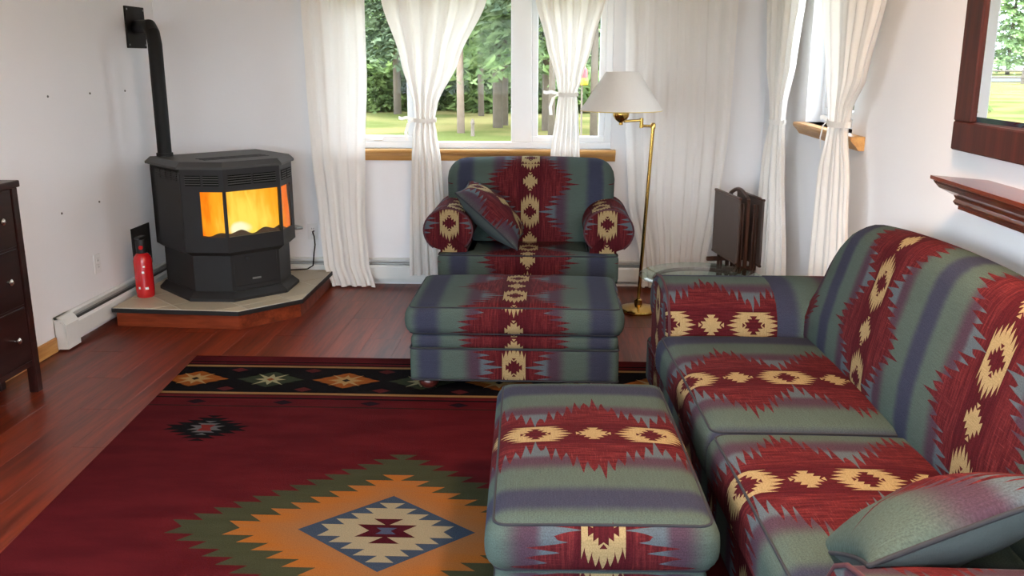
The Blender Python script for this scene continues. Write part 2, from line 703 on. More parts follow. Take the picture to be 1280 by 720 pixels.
M['shelf_wood'] = wood('shelf_mahogany', rgb(74, 28, 16), rgb(122, 52, 30), 1, 0.25, 1.0, vary=False, coat=0.4)
for k_ in ('mirror_frame', 'espresso', 'riser'):
    M[k_].node_tree.nodes['Principled BSDF'].inputs['Specular IOR Level'].default_value = 0.22
M['screw'] = simple('screw_grey', rgb(120, 118, 114), 0.5, metal=0.4)


def mirror_material():
    m, nt, b = new_mat('mirror_silver')
    tc = tex_coord()
    n = noise(tc, 4.0, 2)
    nt.links.new(mixc(n, (0.86, 0.88, 0.88, 1), (0.9, 0.92, 0.92, 1)), b.inputs['Base Color'])
    b.inputs['Metallic'].default_value = 1.0
    b.inputs['Roughness'].default_value = 0.01
    return m


M['mirror'] = mirror_material()

# ------------------------------------------------------------------ room shell
XL, XR, YB, YF, ZC = -2.80, 1.425, 6.50, -0.9, 2.45
WT = 0.16


def wall_with_holes(name, axis, pos, thick, lo, hi, holes, mat):
    """axis 'x': wall lies in the plane x = pos; lo/hi along the other axis; holes (a0,a1,z0,z1)"""
    mb = MB()
    cuts = sorted(set([lo, hi] + [h[0] for h in holes] + [h[1] for h in holes]))
    for a0, a1 in zip(cuts[:-1], cuts[1:]):
        spans = [(0.0, ZC)]
        for h in holes:
            if h[0] <= a0 + 1e-6 and h[1] >= a1 - 1e-6:
                new = []
                for z0, z1 in spans:
                    if h[2] > z0:
                        new.append((z0, h[2]))
                    if h[3] < z1:
                        new.append((h[3], z1))
                spans = new
        for z0, z1 in spans:
            if axis == 'x':
                mb.box(min(pos, pos + thick), max(pos, pos + thick), a0, a1, z0, z1)
            else:
                mb.box(a0, a1, min(pos, pos + thick), max(pos, pos + thick), z0, z1)
    return struct(mb.build(name, mat))


W1 = (-1.56, 0.38, 0.985, 2.12)        # back window opening (x0,x1,z0,z1)
W2 = (4.56, 5.42, 1.25, 2.12)          # right window opening (y0,y1,z0,z1)
W3 = (-2.5, 1.1, 0.2, 2.2)           # unseen window added behind the camera to brighten the room
W4 = (-0.5, 2.3, 0.6, 2.15)           # unseen left wall window, added for more daylight indoors
wall_with_holes('wall_left', 'x', XL, -WT, YF - WT, YB + WT, [W4], M['wall'])
wall_with_holes('wall_back', 'y', YB, WT, XL, XR, [W1], M['wall'])
wall_with_holes('wall_right', 'x', XR, WT, YF - WT, YB + WT, [W2], M['wall'])
wall_with_holes('wall_front', 'y', YF, -WT, XL, XR, [W3], M['wall'])
struct(MB().box(XL - WT, XR + WT, YF - WT, YB + WT, ZC, ZC + 0.12).build('ceiling', M['ceiling']))
floor = struct(MB().box(XL - WT, XR + WT, YF - WT, YB + WT, -0.12, -0.012).build('floor', M['subfloor']))
# laminate planks, each its own piece
PW, PL = 0.19, 1.25
pm = MB().box(0, PW - 0.0012, 0, PL - 0.0012, -0.012, 0.0, 0.0012)
plank0 = None
nx = int(math.ceil((XR - XL) / PW))
for i in range(nx):
    x = XL + i * PW
    y = -1.0 - (i * 0.43) % PL
    while y < YB:
        y1 = min(y + PL, YB)
        y0 = max(y, YF)
        if y1 - y0 > 0.02 and y1 > -0.4:
            w = min(PW, XR - x)
            full = abs(w - PW) < 1e-6 and abs((y1 - y0) - PL) < 1e-6
            if full and plank0 is not None:
                o = plank0.copy()
                COL.objects.link(o)
                o.location = Vector((x, y0, 0)) - Vector(floor['_o'])
            else:
                mbp = MB().box(0, w - 0.0006, 0, y1 - y0 - 0.0006, -0.012, 0.0, 0.0006)
                o = mbp.build('floor_plank', M['plank'], floor, local=True)
                o.location = Vector((x, y0, 0)) - Vector(floor['_o'])
                if full:
                    plank0 = o
        y += PL

# oak baseboards
struct(MB().box(XL, XL + 0.014, YF, 4.805, 0, 0.085, 0.004).build('baseboard_left', M['oak_y']))
struct(MB().box(XR - 0.014, XR, YF, YB, 0, 0.085, 0.004).build('baseboard_right', M['oak_y']))


# ------------------------------------------------------------------ windows
def window_unit(name, label, axis, pos, a0, a1, z0, z1, splits, sashes, parent_label=None):
    """frame and panes inside an opening; axis 'y': window in plane y = pos"""
    root = bpy.data.objects.new(name, None)
    COL.objects.link(root)
    loc = ((a0 + a1) / 2, pos, z0) if axis == 'y' else (pos, (a0 + a1) / 2, z0)
    root.location = loc
    root['_o'] = loc
    root['kind'] = 'structure'
    root['label'] = label

    def bx(mb, u0, u1, d0, d1, w0, w1, bev=0.004):
        if axis == 'y':
            mb.box(u0, u1, pos + d0, pos + d1, w0, w1, bev)
        else:
            mb.box(pos + d0, pos + d1, u0, u1, w0, w1, bev)
        return mb
    fw = 0.045
    fr = MB()
    bx(fr, a0, a1, 0, 0.07, z0, z0 + fw)
    bx(fr, a0, a1, 0, 0.07, z1 - fw, z1)
    bx(fr, a0, a0 + fw, 0, 0.07, z0 + fw, z1 - fw)
    bx(fr, a1 - fw, a1, 0, 0.07, z0 + fw, z1 - fw)
    fr.build('window_frame', M['vinyl'], root)
    edges = [a0 + fw]
    for (m0, m1) in splits:
        bx(MB(), m0, m1, -0.004, 0.072, z0 + fw, z1 - fw).build('mullion', M['vinyl'], root)
        edges += [m0, m1]
    edges.append(a1 - fw)
    for k in range(len(edges) // 2):
        e0, e1 = edges[2 * k], edges[2 * k + 1]
        b0, b1 = z0 + fw, z1 - fw
        if sashes[k]:
            sw = 0.042
            sh = MB()
            bx(sh, e0, e1, 0.008, 0.055, b0, b0 + sw)
            bx(sh, e0, e1, 0.008, 0.055, b1 - sw, b1)
            bx(sh, e0, e0 + sw, 0.008, 0.055, b0 + sw, b1 - sw)
            bx(sh, e1 - sw, e1, 0.008, 0.055, b0 + sw, b1 - sw)
            so = sh.build('sash', M['vinyl'], root)
            bx(MB(), (e0 + e1) / 2 - 0.03, (e0 + e1) / 2 + 0.03, -0.02, 0.008, b0 + 0.008, b0 + 0.022, 0.003).build('crank_handle', M['white_plastic'], so)
            e0, e1, b0, b1 = e0 + sw, e1 - sw, b0 + sw, b1 - sw
        bx(MB(), e0, e1, 0.03, 0.036, b0, b1, 0).build('pane', M['glass'], root)
    return root


w1 = window_unit('window_1', 'white triple window over the oak sill behind the armchair', 'y', YB + 0.03, W1[0], W1[1], W1[2], W1[3],
                 [(-1.01, -0.865), (-0.32, -0.175)], [True, False, True])
w2 = window_unit('window_2', 'narrow white window in the right wall between tied curtains', 'x', XR + 0.085, W2[0], W2[1], W2[2], W2[3],
                 [], [True])
w3 = window_unit('fill_window_rear', 'wide unseen window added behind the viewer for fill daylight', 'y', YF - 0.10, W3[0], W3[1], W3[2], W3[3],
                 [(-1.28, -1.2), (-0.2, -0.12)], [True, False, True])
w4 = window_unit('fill_window_left', 'unseen window added in the left wall for fill daylight', 'x', XL - 0.14, W4[0], W4[1], W4[2], W4[3],
                 [(0.86, 0.94)], [False, False])
# oak sill boards with a shaped nose (parts of the windows)
sp = [(YB + 0.03, 0.985), (YB - 0.075, 0.985), (YB - 0.082, 0.975), (YB - 0.078, 0.962), (YB - 0.05, 0.94), (YB - 0.035, 0.918), (YB - 0.03, 0.905),
      (YB + 0.0, 0.905), (YB + 0.0, 0.96), (YB + 0.03, 0.96)]
mb = MB().prism(sp, 'x', W1[0] - 0.03, W1[1] + 0.03)
mb.build('window_sill', M['oak'], w1)
sp2 = [(XR + 0.085, 1.25), (XR - 0.06, 1.25), (XR - 0.066, 1.24), (XR - 0.062, 1.228), (XR - 0.04, 1.205), (XR - 0.026, 1.185), (XR, 1.185), (XR, 1.22), (XR + 0.085, 1.22)]
mb = MB().prism([(a, b) for a, b in sp2], 'y', W2[0] - 0.20, W2[1] + 0.02)
mb.build('window_sill', M['oak_y'], w2)

# ------------------------------------------------------------------ baseboard heaters
def heater(name, label, axis, wallpos, sgn, a0, a1, cap_len):
    """sgn: direction from the wall into the room"""
    loc = (wallpos, (a0 + a1) / 2, 0) if axis == 'y' else ((a0 + a1) / 2, wallpos, 0)
    root = thing(name, label, 'heater', loc)

    def pr(prof, u0, u1):
        poly = [(wallpos + sgn * d, z) for d, z in prof]
        if axis == 'y':
            return MB().prism(poly, 'y', u0, u1)
        return MB().prism(poly, 'x', u0, u1)
    pr([(0, 0.195), (0.016, 0.195), (0.030, 0.186), (0.029, 0.182), (0.0, 0.182)], a0, a1).build('top_cover', M['heater'], root)
    pr([(0.062, 0.05), (0.066, 0.05), (0.066, 0.138), (0.054, 0.152), (0.050, 0.149), (0.062, 0.136)], a0, a1).build('front_cover', M['heater'], root)
    pr([(0.0, 0.012), (0.004, 0.012), (0.004, 0.172), (0.0, 0.172)], a0, a1).build('back_plate', M['heater'], root)
    pr([(0.006, 0.06), (0.052, 0.06), (0.052, 0.145), (0.006, 0.145)], a0 + 0.05, a1 - 0.02).build('fin_core', M['heater_dark'], root)
    pr([(0.036, 0.166), (0.045, 0.163), (0.045, 0.166), (0.036, 0.169)], a0, a1).build('damper_blade', M['fin'], root)
    for (c0, c1) in cap_len:
        mbc = pr([(0, 0.012), (0.07, 0.012), (0.07, 0.152), (0.05, 0.182), (0.032, 0.195), (0, 0.195)], c0, c1)
        mbc.build('end_cap', M['heater'], root)
    return root


heater('baseboard_heater', 'white baseboard heater running along the left wall to the stove', 'y', XL, 1, 4.81, YB - 0.08, [(4.81, 4.95)])
heater('baseboard_heater', 'white baseboard heater under the triple window along the back wall', 'x', YB, -1, XL + 0.08, XR - 0.1, [(XL + 0.08, XL + 0.15), (XR - 0.2, XR - 0.1)])

# ------------------------------------------------------------------ hearth pad
HT = 0.12
hp = [(-2.715, 5.31), (-1.91, 5.265), (-1.60, 5.585), (-1.60, 6.41), (-2.715, 6.41)]
hearth = thing('hearth_pad', 'raised corner hearth pad of beige tiles with black edge under the stove', 'hearth', (-2.2, 5.8, 0))


def inset(poly, d):
    n = len(poly)
    out = []
    for i in range(n):
        p0, p1, p2 = Vector(poly[i - 1]), Vector(poly[i]), Vector(poly[(i + 1) % n])
        e1, e2 = (p1 - p0).normalized(), (p2 - p1).normalized()
        n1, n2 = Vector((-e1.y, e1.x)), Vector((-e2.y, e2.x))
        b = (n1 + n2)
        b = b / (1 + n1.dot(n2))
        out.append(tuple(p1 + b * d))
    return out


MB().prism(inset(hp, 0.02), 'z', 0.0, HT - 0.03).build('riser', M['riser'], hearth)
MB().prism(hp, 'z', HT - 0.03, HT - 0.004).build('edge_trim', M['black'], hearth)
MB().prism(inset(hp, 0.006), 'z', HT - 0.006, HT - 0.002).build('grout_bed', M['grout'], hearth)


def clip_poly(poly, x0, x1, y0, y1):
    def clip(P, inside, inter):
        out = []
        for i in range(len(P)):
            a, b = P[i - 1], P[i]
            if inside(b):
                if not inside(a):
                    out.append(inter(a, b))
                out.append(b)
            elif inside(a):
                out.append(inter(a, b))
        return out
    for ax, val, sg in ((0, x0, 1), (0, x1, -1), (1, y0, 1), (1, y1, -1)):
        if not poly:
            return []
        poly = clip(poly, lambda p: (p[ax] - val) * sg >= 0,
                    lambda a, b: tuple(a[k] + (b[k] - a[k]) * (val - a[ax]) / (b[ax] - a[ax]) for k in (0, 1)))
    return poly


ca, sa = math.cos(math.radians(45)), math.sin(math.radians(45))
rot = [(p[0] * ca + p[1] * sa, -p[0] * sa + p[1] * ca) for p in inset(hp, 0.008)]
TS = 0.305
us = [p[0] for p in rot]
vs_ = [p[1] for p in rot]
iu = math.floor(min(us) / TS)
while iu * TS < max(us):
    iv = math.floor(min(vs_) / TS)
    while iv * TS < max(vs_):
        q = clip_poly(rot, iu * TS + 0.005, (iu + 1) * TS - 0.005, iv * TS + 0.005, (iv + 1) * TS - 0.005)
        if len(q) >= 3:
            w = [(p[0] * ca - p[1] * sa, p[0] * sa + p[1] * ca) for p in q]
            ar = 0.5 * abs(sum(w[i - 1][0] * w[i][1] - w[i][0] * w[i - 1][1] for i in range(len(w))))
            if ar > 0.0008:
                MB().prism(w, 'z', HT - 0.004, HT).build('tile', M['tile'], hearth)
        iv += 1
    iu += 1

# ------------------------------------------------------------------ stove (front looks diagonally into the room)
stove = thing('pellet_stove', 'black freestanding bay-front stove with lit fire in the corner', 'stove', (-1.875, 5.61, HT), math.radians(45))


def bay(half, bayd, bayw, depth, oy=0.0):
    """outline: front half width, bay depth, bay width, side depth"""
    return [(-half, oy), (half, oy), (half + bayw, oy + bayd), (half + bayw, oy + bayd + depth), (-half - bayw, oy + bayd + depth), (-half - bayw, oy + bayd)]


def loft(mb, p0, z0, p1, z1, cap0=True, cap1=True):
    n = len(p0)
    vs = [(x, y, z0) for x, y in p0] + [(x, y, z1) for x, y in p1]
    fs = [(i, (i + 1) % n, n + (i + 1) % n, n + i) for i in range(n)]
    if cap0:
        fs.append(tuple(range(n))[::-1])
    if cap1:
        fs.append(tuple(range(n, 2 * n)))
    return mb.add(vs, fs)


base_o = bay(0.185, 0.20, 0.20, 0.47, 0.0)
base_i = bay(0.165, 0.18, 0.18, 0.45, 0.035)
mb = MB()
loft(mb, base_o, 0.0, base_o, 0.018, True, False)
loft(mb, base_o, 0.018, base_i, 0.055, False, True)
mb.build('base_plinth', M['stove'], stove, local=True)
ped = bay(0.168, 0.168, 0.168, 0.44, 0.05)
mb = loft(MB(), ped, 0.05, ped, 0.34)
mb.build('pedestal', M['stove'], stove, local=True)
# ash door panel on the pedestal front with a little badge
mb = MB().box(-0.15, 0.15, 0.047, 0.056, 0.08, 0.30, 0.004)
ad = mb.build('ash_door', M['stove'], stove, local=True)
MB().box(-0.03, 0.03, 0.044, 0.048, 0.115, 0.127, 0.001).build('badge', M['fin'], ad, local=True)
MB().lathe([(0.0, 0.0), (0.012, 0.0), (0.012, 0.02), (0.0, 0.02)], 0, 0, 10).build('latch_knob', M['black'], ad, local=True).location = (-0.06, 0.035, 0.25)
# underside of the body tapering to the pedestal
up_o = bay(0.19, 0.19, 0.19, 0.46, 0.02)
mid_i = bay(0.172, 0.172, 0.172, 0.445, 0.045)
mb = MB()
loft(mb, mid_i, 0.285, up_o, 0.312, True, False)
loft(mb, up_o, 0.312, up_o, 0.372, False, True)
mb.build('body_bottom', M['stove'], stove, local=True)
# body: rear box plus a facade with openings for the three panes
fb = 0.02
rear = [(0.38, 0.21), (0.38, 0.67), (-0.38, 0.67), (-0.38, 0.21)]
mb = MB()
t = 0.02
# side, back, roof and floor of the shell
mb.box(-0.38, -0.38 + t, 0.21, 0.67, 0.37, 0.83)
mb.box(0.38 - t, 0.38, 0.21, 0.67, 0.37, 0.83)
mb.box(-0.38, 0.38, 0.60, 0.67, 0.37, 0.83)
mb.prism(bay(0.19, 0.19, 0.19, 0.46, 0.02), 'z', 0.80, 0.83)
mb.build('body_shell', M['stove'], stove, local=True)


def facade(pa, pb, ins0, ins1, TH=0.022, z0=0.37, z1=0.80, g0=0.408, g1=0.690):
    """flat wall from pa to pb with one opening"""
    mb = MB()
    d = Vector((pb[0] - pa[0], pb[1] - pa[1]))
    L = d.length
    d.normalize()
    nrm = Vector((-d.y, d.x))      # inward

    def slab(u0, u1, w0, w1, th=None, out=0.0):
        th = TH if th is None else th
        q = [Vector(pa) + d * u0 - nrm * out, Vector(pa) + d * u1 - nrm * out]
        q += [q[1] + nrm * (th + out), q[0] + nrm * (th + out)]
        mb.prism([tuple(p) for p in q], 'z', w0, w1)
    slab(0, L, z0, g0)
    slab(0, L, g1, z1)
    slab(0, ins0, g0, g1)
    slab(L - ins1, L, g0, g1)
    gm = MB()
    q = [Vector(pa) + d * ins0 + nrm * TH * 0.4, Vector(pa) + d * (L - ins1) + nrm * TH * 0.4]
    q += [q[1] + nrm * 0.004, q[0] + nrm * 0.004]
    gm.prism([tuple(p) for p in q], 'z', g0, g1)
    # louvred vent above the glass: black strip painted in for the recess shade, and a row of bars
    sl = MB()
    lv = MB()

    def strip(m_, u0, u1, w0, w1, out):
        q = [Vector(pa) + d * u0 - nrm * out, Vector(pa) + d * u1 - nrm * out]
        q += [q[1] + nrm * (out + 0.001), q[0] + nrm * (out + 0.001)]
        m_.prism([tuple(p) for p in q], 'z', w0, w1)
    for (u0, u1) in ((0.03, L / 2 - 0.008), (L / 2 + 0.008, L - 0.03)):
        strip(sl, u0, u1, 0.728, 0.790, 0.002)
        for k in range(4):
            strip(lv, u0, u1, 0.735 + k * 0.0145, 0.741 + k * 0.0145, 0.006)
    return mb, gm, sl, lv


P = bay(0.19, 0.19, 0.19, 0.46, 0.02)
for nm, (a, b_, i0, i1) in dict(l=(P[5], P[0], 0.115, 0.012), f=(P[0], P[1], 0.012, 0.012), r=(P[1], P[2], 0.012, 0.06)).items():
    w_, g_, s_, lv_ = facade(a, b_, i0, i1, 0.022 if nm == 'f' else 0.006)
    fo = w_.build('front_door' if nm == 'f' else 'side_panel', M['stove'], stove, local=True)
    g_.build('pane', M['glass'], fo, local=True)
    s_.build('vent_shade_strip', M['vent_shade'], fo, local=True)
    lv_.build('louvre', M['stove_top'], fo, local=True)
# side vent grille on the left flank
mb = MB()
for k in range(5):
    for c in range(4):
        mb.box(-0.385, -0.379, 0.25 + c * 0.085, 0.315 + c * 0.085, 0.755 + k * 0.012, 0.760 + k * 0.012)
mb.build('side_vent', M['black'], stove, local=True)
mb = MB().box(-0.386, -0.378, 0.205, 0.212, 0.40, 0.80)
mb.build('door_seam', M['black'], stove, local=True)
# top plate with bevelled rim and vent slots
top_o = bay(0.20, 0.20, 0.20, 0.49, 0.006)
top_i = bay(0.185, 0.185, 0.185, 0.46, 0.032)
mb = MB()
loft(mb, top_o, 0.828, top_o, 0.842, True, False)
loft(mb, top_o, 0.842, top_i, 0.872, False, True)
tp_ = mb.build('top_plate', M['stove_top'], stove, local=True)
mb = MB()
for k in range(3):
    mb.box(-0.22, 0.22, 0.20 + k * 0.05, 0.225 + k * 0.05, 0.8715, 0.874)
mb.build('top_vent', M['black'], tp_, local=True)
# feed latch on the right
mb = MB().box(0.385, 0.44, 0.20, 0.30, 0.36, 0.38, 0.006)
mb.build('side_handle', M['fin'], stove, local=True)


# firebox, ember bed and flames
def firebox_mat():
    return simple('firebrick', rgb(150, 108, 72), 0.9, var=0.15, nscale=10)


M['firebrick'] = firebox_mat()
mb = MB()
mb.box(-0.34, 0.34, 0.40, 0.42, 0.38, 0.78)
mb.prism(inset(bay(0.19, 0.19, 0.19, 0.20, 0.02), 0.03), 'z', 0.375, 0.383)
mb.box(-0.355, -0.345, 0.245, 0.42, 0.40, 0.78)
mb.box(0.345, 0.355, 0.245, 0.42, 0.40, 0.78)
mb.box(-0.34, 0.34, 0.22, 0.42, 0.775, 0.785)
mb.build('firebox', M['firebrick'], stove, local=True)


def flame_mat():
    m, nt, b = new_mat('flame')
    nt.nodes.remove(b)
    out = nt.nodes['Material Output']
    tc = tex_coord('Object')
    x, y, z = sep(tc)
    st = noise(mapping(tc, (16, 16, 3.2)), 1.0, 3, 0.6)
    # hottest low in the middle, orange out at the tips
    h = (z - 0.39) / 0.34
    side = x.abs() / 0.30
    heat = 1.0 - side * side * 0.75 - (h - 0.25).abs() * 0.45 + (st - 0.5) * 0.9
    c = mixc(heat.step(0.05, 0.55), rgb(248, 118, 16), rgb(255, 172, 40))
    c = mixc(heat.step(0.5, 1.0), c, rgb(255, 226, 92))
    core = (((x + 0.06) / 0.085) * ((x + 0.06) / 0.085) + ((z - 0.435) / 0.05) * ((z - 0.435) / 0.05))
    c = mixc(core.step(1.1, 0.2), c, rgb(255, 250, 205))
    em = nt.nodes.new('ShaderNodeEmission')
    nt.links.new(c, em.inputs[0])
    em.inputs[1].default_value = 0.72
    nt.links.new(em.outputs[0], out.inputs[0])
    return m


M['flame'] = flame_mat()


def bay_path(u, ins):
    """a line parallel to the bay front, ins metres behind the glass"""
    pts = [(-0.372 + ins * 0.6, 0.225), (-0.19 + ins * 0.45, 0.035 + ins), (0.19 - ins * 0.45, 0.035 + ins), (0.372 - ins * 0.6, 0.225)]
    L = [math.dist(pts[k], pts[k + 1]) for k in range(3)]
    d = u * sum(L)
    for k in range(3):
        if d <= L[k] + 1e-9 or k == 2:
            q = min(1, d / L[k])
            return tuple(pts[k][m_] + (pts[k + 1][m_] - pts[k][m_]) * q for m_ in (0, 1))
        d -= L[k]


def flame_fn(u, v):
    ins = (0.35 + 0.65 * math.sin(math.pi * u)) * (0.085 + 0.018 * math.sin(u * 31 + v * 3) + 0.012 * math.sin(u * 53 + v * 6) + 0.03 * v)
    x, y = bay_path(u, ins)
    top = 0.735 + 0.012 * math.sin(u * 23) + 0.01 * math.sin(u * 41 + 1)
    return (x, y, 0.385 + (top - 0.385) * v)


mb = MB().grid(flame_fn, 80, 14)
mb.grid(lambda u, v: tuple(np.array(flame_fn(u, v)) + np.array([0, 0.03 * math.sin(math.pi * v) + 0.008, 0])), 80, 14)
mb.build('flame', M['flame'], stove, smooth=True, local=True)
M['ember'] = simple('ash_bed', rgb(82, 66, 52), 0.9, var=0.4, nscale=30)


def ember_fn(u, v):
    x, y = bay_path(u, 0.03 + 0.05 * v)
    z = 0.385 + math.sin(math.pi * v) * (0.036 + 0.010 * math.sin(u * 33) + 0.008 * math.sin(u * 19 + 1))
    return (x, y, z)


mb = MB().grid(ember_fn, 60, 8)
mb.build('ash_bed', M['ember'], stove, smooth=True, local=True)
fl = bpy.data.lights.new('fire_light', 'POINT')
fl.energy = FIRE_POWER
fl.color = (1.0, 0.45, 0.12)
fl.shadow_soft_size = 0.06
flo = bpy.data.objects.new('fire_light', fl)
COL.objects.link(flo)
flo.parent = stove
flo.location = (0, 0.20, 0.56)

# flue pipe: riser, mitred elbow, wall thimble plate
flue = thing('stove_pipe', 'black stove pipe rising from the stove to a wall plate', 'pipe', (-2.525, 5.86, 0.99))
PB = Vector((-2.53, 5.86, HT + 0.872))
PT = 1.80
wx, wy = XL + 0.02, 6.18
hd = (Vector((wx, wy, 0)) - Vector((PB.x, PB.y, 0))).normalized()
pts = [PB, (PB.x, PB.y, PT - 0.11), (PB.x + hd.x * 0.03, PB.y + hd.y * 0.03, PT - 0.04), (PB.x + hd.x * 0.09, PB.y + hd.y * 0.09, PT), (wx, wy, PT + 0.005)]
MB().tube(pts, 0.044, 20).build('pipe', M['pipe'], flue, smooth=True, auto=25)
mb = MB().tube([(PB.x, PB.y, PB.z), (PB.x, PB.y, PB.z + 0.02)], 0.052, 20)
mb.build('collar', M['pipe'], flue, smooth=True, auto=30)
mb = MB().box(XL, XL + 0.012, 6.05, 6.33, PT - 0.13, PT + 0.135, 0.003)
plt = mb.build('wall_plate', M['pipe'], flue)
for y in (6.07, 6.31):
    for z in (PT - 0.11, PT + 0.115):
        MB().tube([(XL + 0.012, y, z), (XL + 0.016, y, z)], 0.006, 8).build('screw', M['fin'], plt)

# wall opening beside the stove
wv = thing('wall_vent', 'dark square vent opening in the left wall behind the extinguisher', 'vent', (XL, 5.95, 0.25))
MB().box(XL, XL + 0.004, 5.85, 6.10, 0.24, 0.50).build('opening', M['black'], wv)
mb = MB()
for a in ((5.84, 5.855, 0.23, 0.51), (6.095, 6.11, 0.23, 0.51)):
    mb.box(XL, XL + 0.008, a[0], a[1], a[2], a[3])
mb.box(XL, XL + 0.008, 5.84, 6.11, 0.495, 0.51)
mb.box(XL, XL + 0.008, 5.84, 6.11, 0.23, 0.245)
mb.build('frame', M['black'], wv)

# fire extinguisher
ex, ey = -2.625, 5.60
fe = thing('fire_extinguisher', 'small red fire extinguisher standing on the hearth left of the stove', 'extinguisher', (ex, ey, HT))
MB().lathe([(0.0, HT), (0.05, HT), (0.056, HT + 0.008), (0.057, HT + 0.03), (0.057, HT + 0.235), (0.052, HT + 0.26), (0.038, HT + 0.28), (0.022, HT + 0.288)], ex, ey, 28, cap=False).build('bottle', M['red_paint'], fe, smooth=True, auto=40)
MB().lathe([(0.028, HT + 0.284), (0.034, HT + 0.29), (0.036, HT + 0.35), (0.03, HT + 0.375), (0.0, HT + 0.378)], ex, ey, 20, cap=False).build('valve_head', M['black'], fe, smooth=True, auto=40)
mb = MB().box(ex - 0.02, ex + 0.02, ey - 0.055, ey + 0.05, HT + 0.375, HT + 0.392, 0.005)
mb.build('lever', M['black'], fe)
mb = MB().tube([(ex + 0.012, ey - 0.03, HT + 0.325), (ex + 0.014, ey - 0.042, HT + 0.325)], 0.013, 14)
mb.build('gauge', M['red_paint'], fe)
for (ang, z0, w, h) in ((-70, 0.16, 0.014, 0.014), (-55, 0.055, 0.02, 0.016), (-100, 0.06, 0.012, 0.014), (-62, 0.20, 0.012, 0.010)):
    a = math.radians(ang)
    mbs = MB()
    for k in (-1, 1):
        pass
    vs = []
    for da in (-w / 0.115, w / 0.115):
        for z in (HT + z0, HT + z0 + h):
            vs.append((ex + 0.0578 * math.cos(a + da), ey + 0.0578 * math.sin(a + da), z))
            vs.append((ex + 0.0565 * math.cos(a + da), ey + 0.0565 * math.sin(a + da), z))
    mbs.add(vs, [(0, 4, 6, 2), (1, 3, 7, 5), (0, 2, 3, 1), (4, 5, 7, 6), (0, 1, 5, 4), (2, 6, 7, 3)])
    mbs.build('sticker', M['white_plastic'], fe)


# ------------------------------------------------------------------ wall bits
def outlet(label, axis, pos, sgn, a, z):
    loc = (pos, a, z - 0.06) if axis == 'x' else (a, pos, z - 0.06)
    r = thing('wall_outlet', label, 'outlet', loc)

    def bx(d0, d1, u0, u1, w0, w1, bev):
        lo, hi = sorted((pos + sgn * d0, pos + sgn * d1))
        if axis == 'x':
            return MB().box(lo, hi, u0, u1, w0, w1, bev)
        return MB().box(u0, u1, lo, hi, w0, w1, bev)
    bx(0, 0.006, a - 0.038, a + 0.038, z - 0.06, z + 0.06, 0.002).build('cover_plate', M['white_plastic'], r)
    for dz in (-0.02, 0.02):
        s_ = bx(0.004, 0.009, a - 0.017, a + 0.017, z + dz - 0.015, z + dz + 0.015, 0.003).build('socket', M['white_plastic'], r)
        for du in (-0.006, 0.006):
            bx(0.008, 0.0095, a + du - 0.0012, a + du + 0.0012, z + dz - 0.004, z + dz + 0.006, 0).build('slot', M['black'], s_)
    return r


outlet('white wall outlet low on the left wall above the heater', 'x', XL, 1, 5.36, 0.385)
o2 = outlet('white wall outlet on the back wall beside the left curtain', 'y', YB, -1, -1.76, 0.385)
cord = MB().tube([(-1.75, YB - 0.012, 0.39), (-1.75, YB - 0.05, 0.39), (-1.735, YB - 0.07, 0.36), (-1.73, YB - 0.075, 0.30), (-1.74, YB - 0.078, 0.24), (-1.75, YB - 0.085, 0.15), (-1.79, YB - 0.10, HT + 0.006), (-1.9, YB - 0.13, HT + 0.006), (-2.05, YB - 0.13, HT + 0.006)], 0.005, 8).build('power_cord', M['black'], smooth=True)
tag(cord, 'black power cord plugged in beside the left curtain', 'cord')
for (y, z, lb) in ((5.03, 1.40, 'grey screw head in the left wall, nearest of the upper three'),
                   (5.50, 1.40, 'grey screw head in the left wall, middle of the upper three'),
                   (5.96, 1.40, 'grey screw head in the left wall, upper one nearest the pipe'),
                   (5.03, 0.75, 'grey screw head in the left wall, lower one nearer the dresser'),
                   (5.47, 0.75, 'grey screw head in the left wall, lower one nearer the stove')):
    o = MB().lathe([(0, 0), (0.007, 0.0), (0.006, 0.004), (0.003, 0.006), (0, 0.006)], 0, 0, 10, cap=False).build('wall_screw', M['screw'], origin=(0, 0, 0))
    o.location = (XL, y, z)
    o.rotation_euler = (0, math.radians(90), 0)
    tag(o, lb, 'screw', 'screws in the left wall')

# ------------------------------------------------------------------ dresser
DX, DY0, DY1, DZ = -2.545, 2.75, 4.22, 1.045
dr = thing('dresser', 'dark espresso dresser with round nickel knobs against the left wall', 'dresser', (-2.67, 3.5, 0))
MB().box(XL + 0.02, DX - 0.012, DY0 + 0.02, DY1 - 0.02, 0.14, DZ - 0.03).build('body', M['espresso'], dr)
MB().box(XL + 0.015, DX + 0.008, DY0, DY1 + 0.004, DZ - 0.032, DZ, 0.004).build('dresser_top', M['espresso'], dr)
for y in (DY0 + 0.01, DY1 - 0.055):
    for x in (DX - 0.045, XL + 0.022):
        MB().box(x, x + 0.045, y, y + 0.045, 0.0, DZ - 0.033, 0.003).build('leg_post', M['espresso'], dr)
for i in range(3):
    z0 = 0.17 + i * 0.285
    for j in range(2):
        y0 = DY0 + 0.065 + j * 0.675
        d = MB().box(DX - 0.016, DX - 0.002, y0, y0 + 0.665, z0, z0 + 0.272, 0.003).build('drawer', M['espresso'], dr)
        for yk in (y0 + 0.13, y0 + 0.545):
            kb = MB().lathe([(0.0, 0.0), (0.006, 0.0), (0.006, 0.012), (0.015, 0.018), (0.016, 0.024), (0.010, 0.030), (0.0, 0.031)], 0, 0, 16, cap=False)
            R = Matrix.Rotation(math.radians(90), 3, 'Y')
            kb.v = [tuple(R @ Vector(p) + Vector((DX - 0.002, yk, z0 + 0.136))) for p in kb.v]
            kb.build('knob', M['nickel'], d, smooth=True, auto=45)
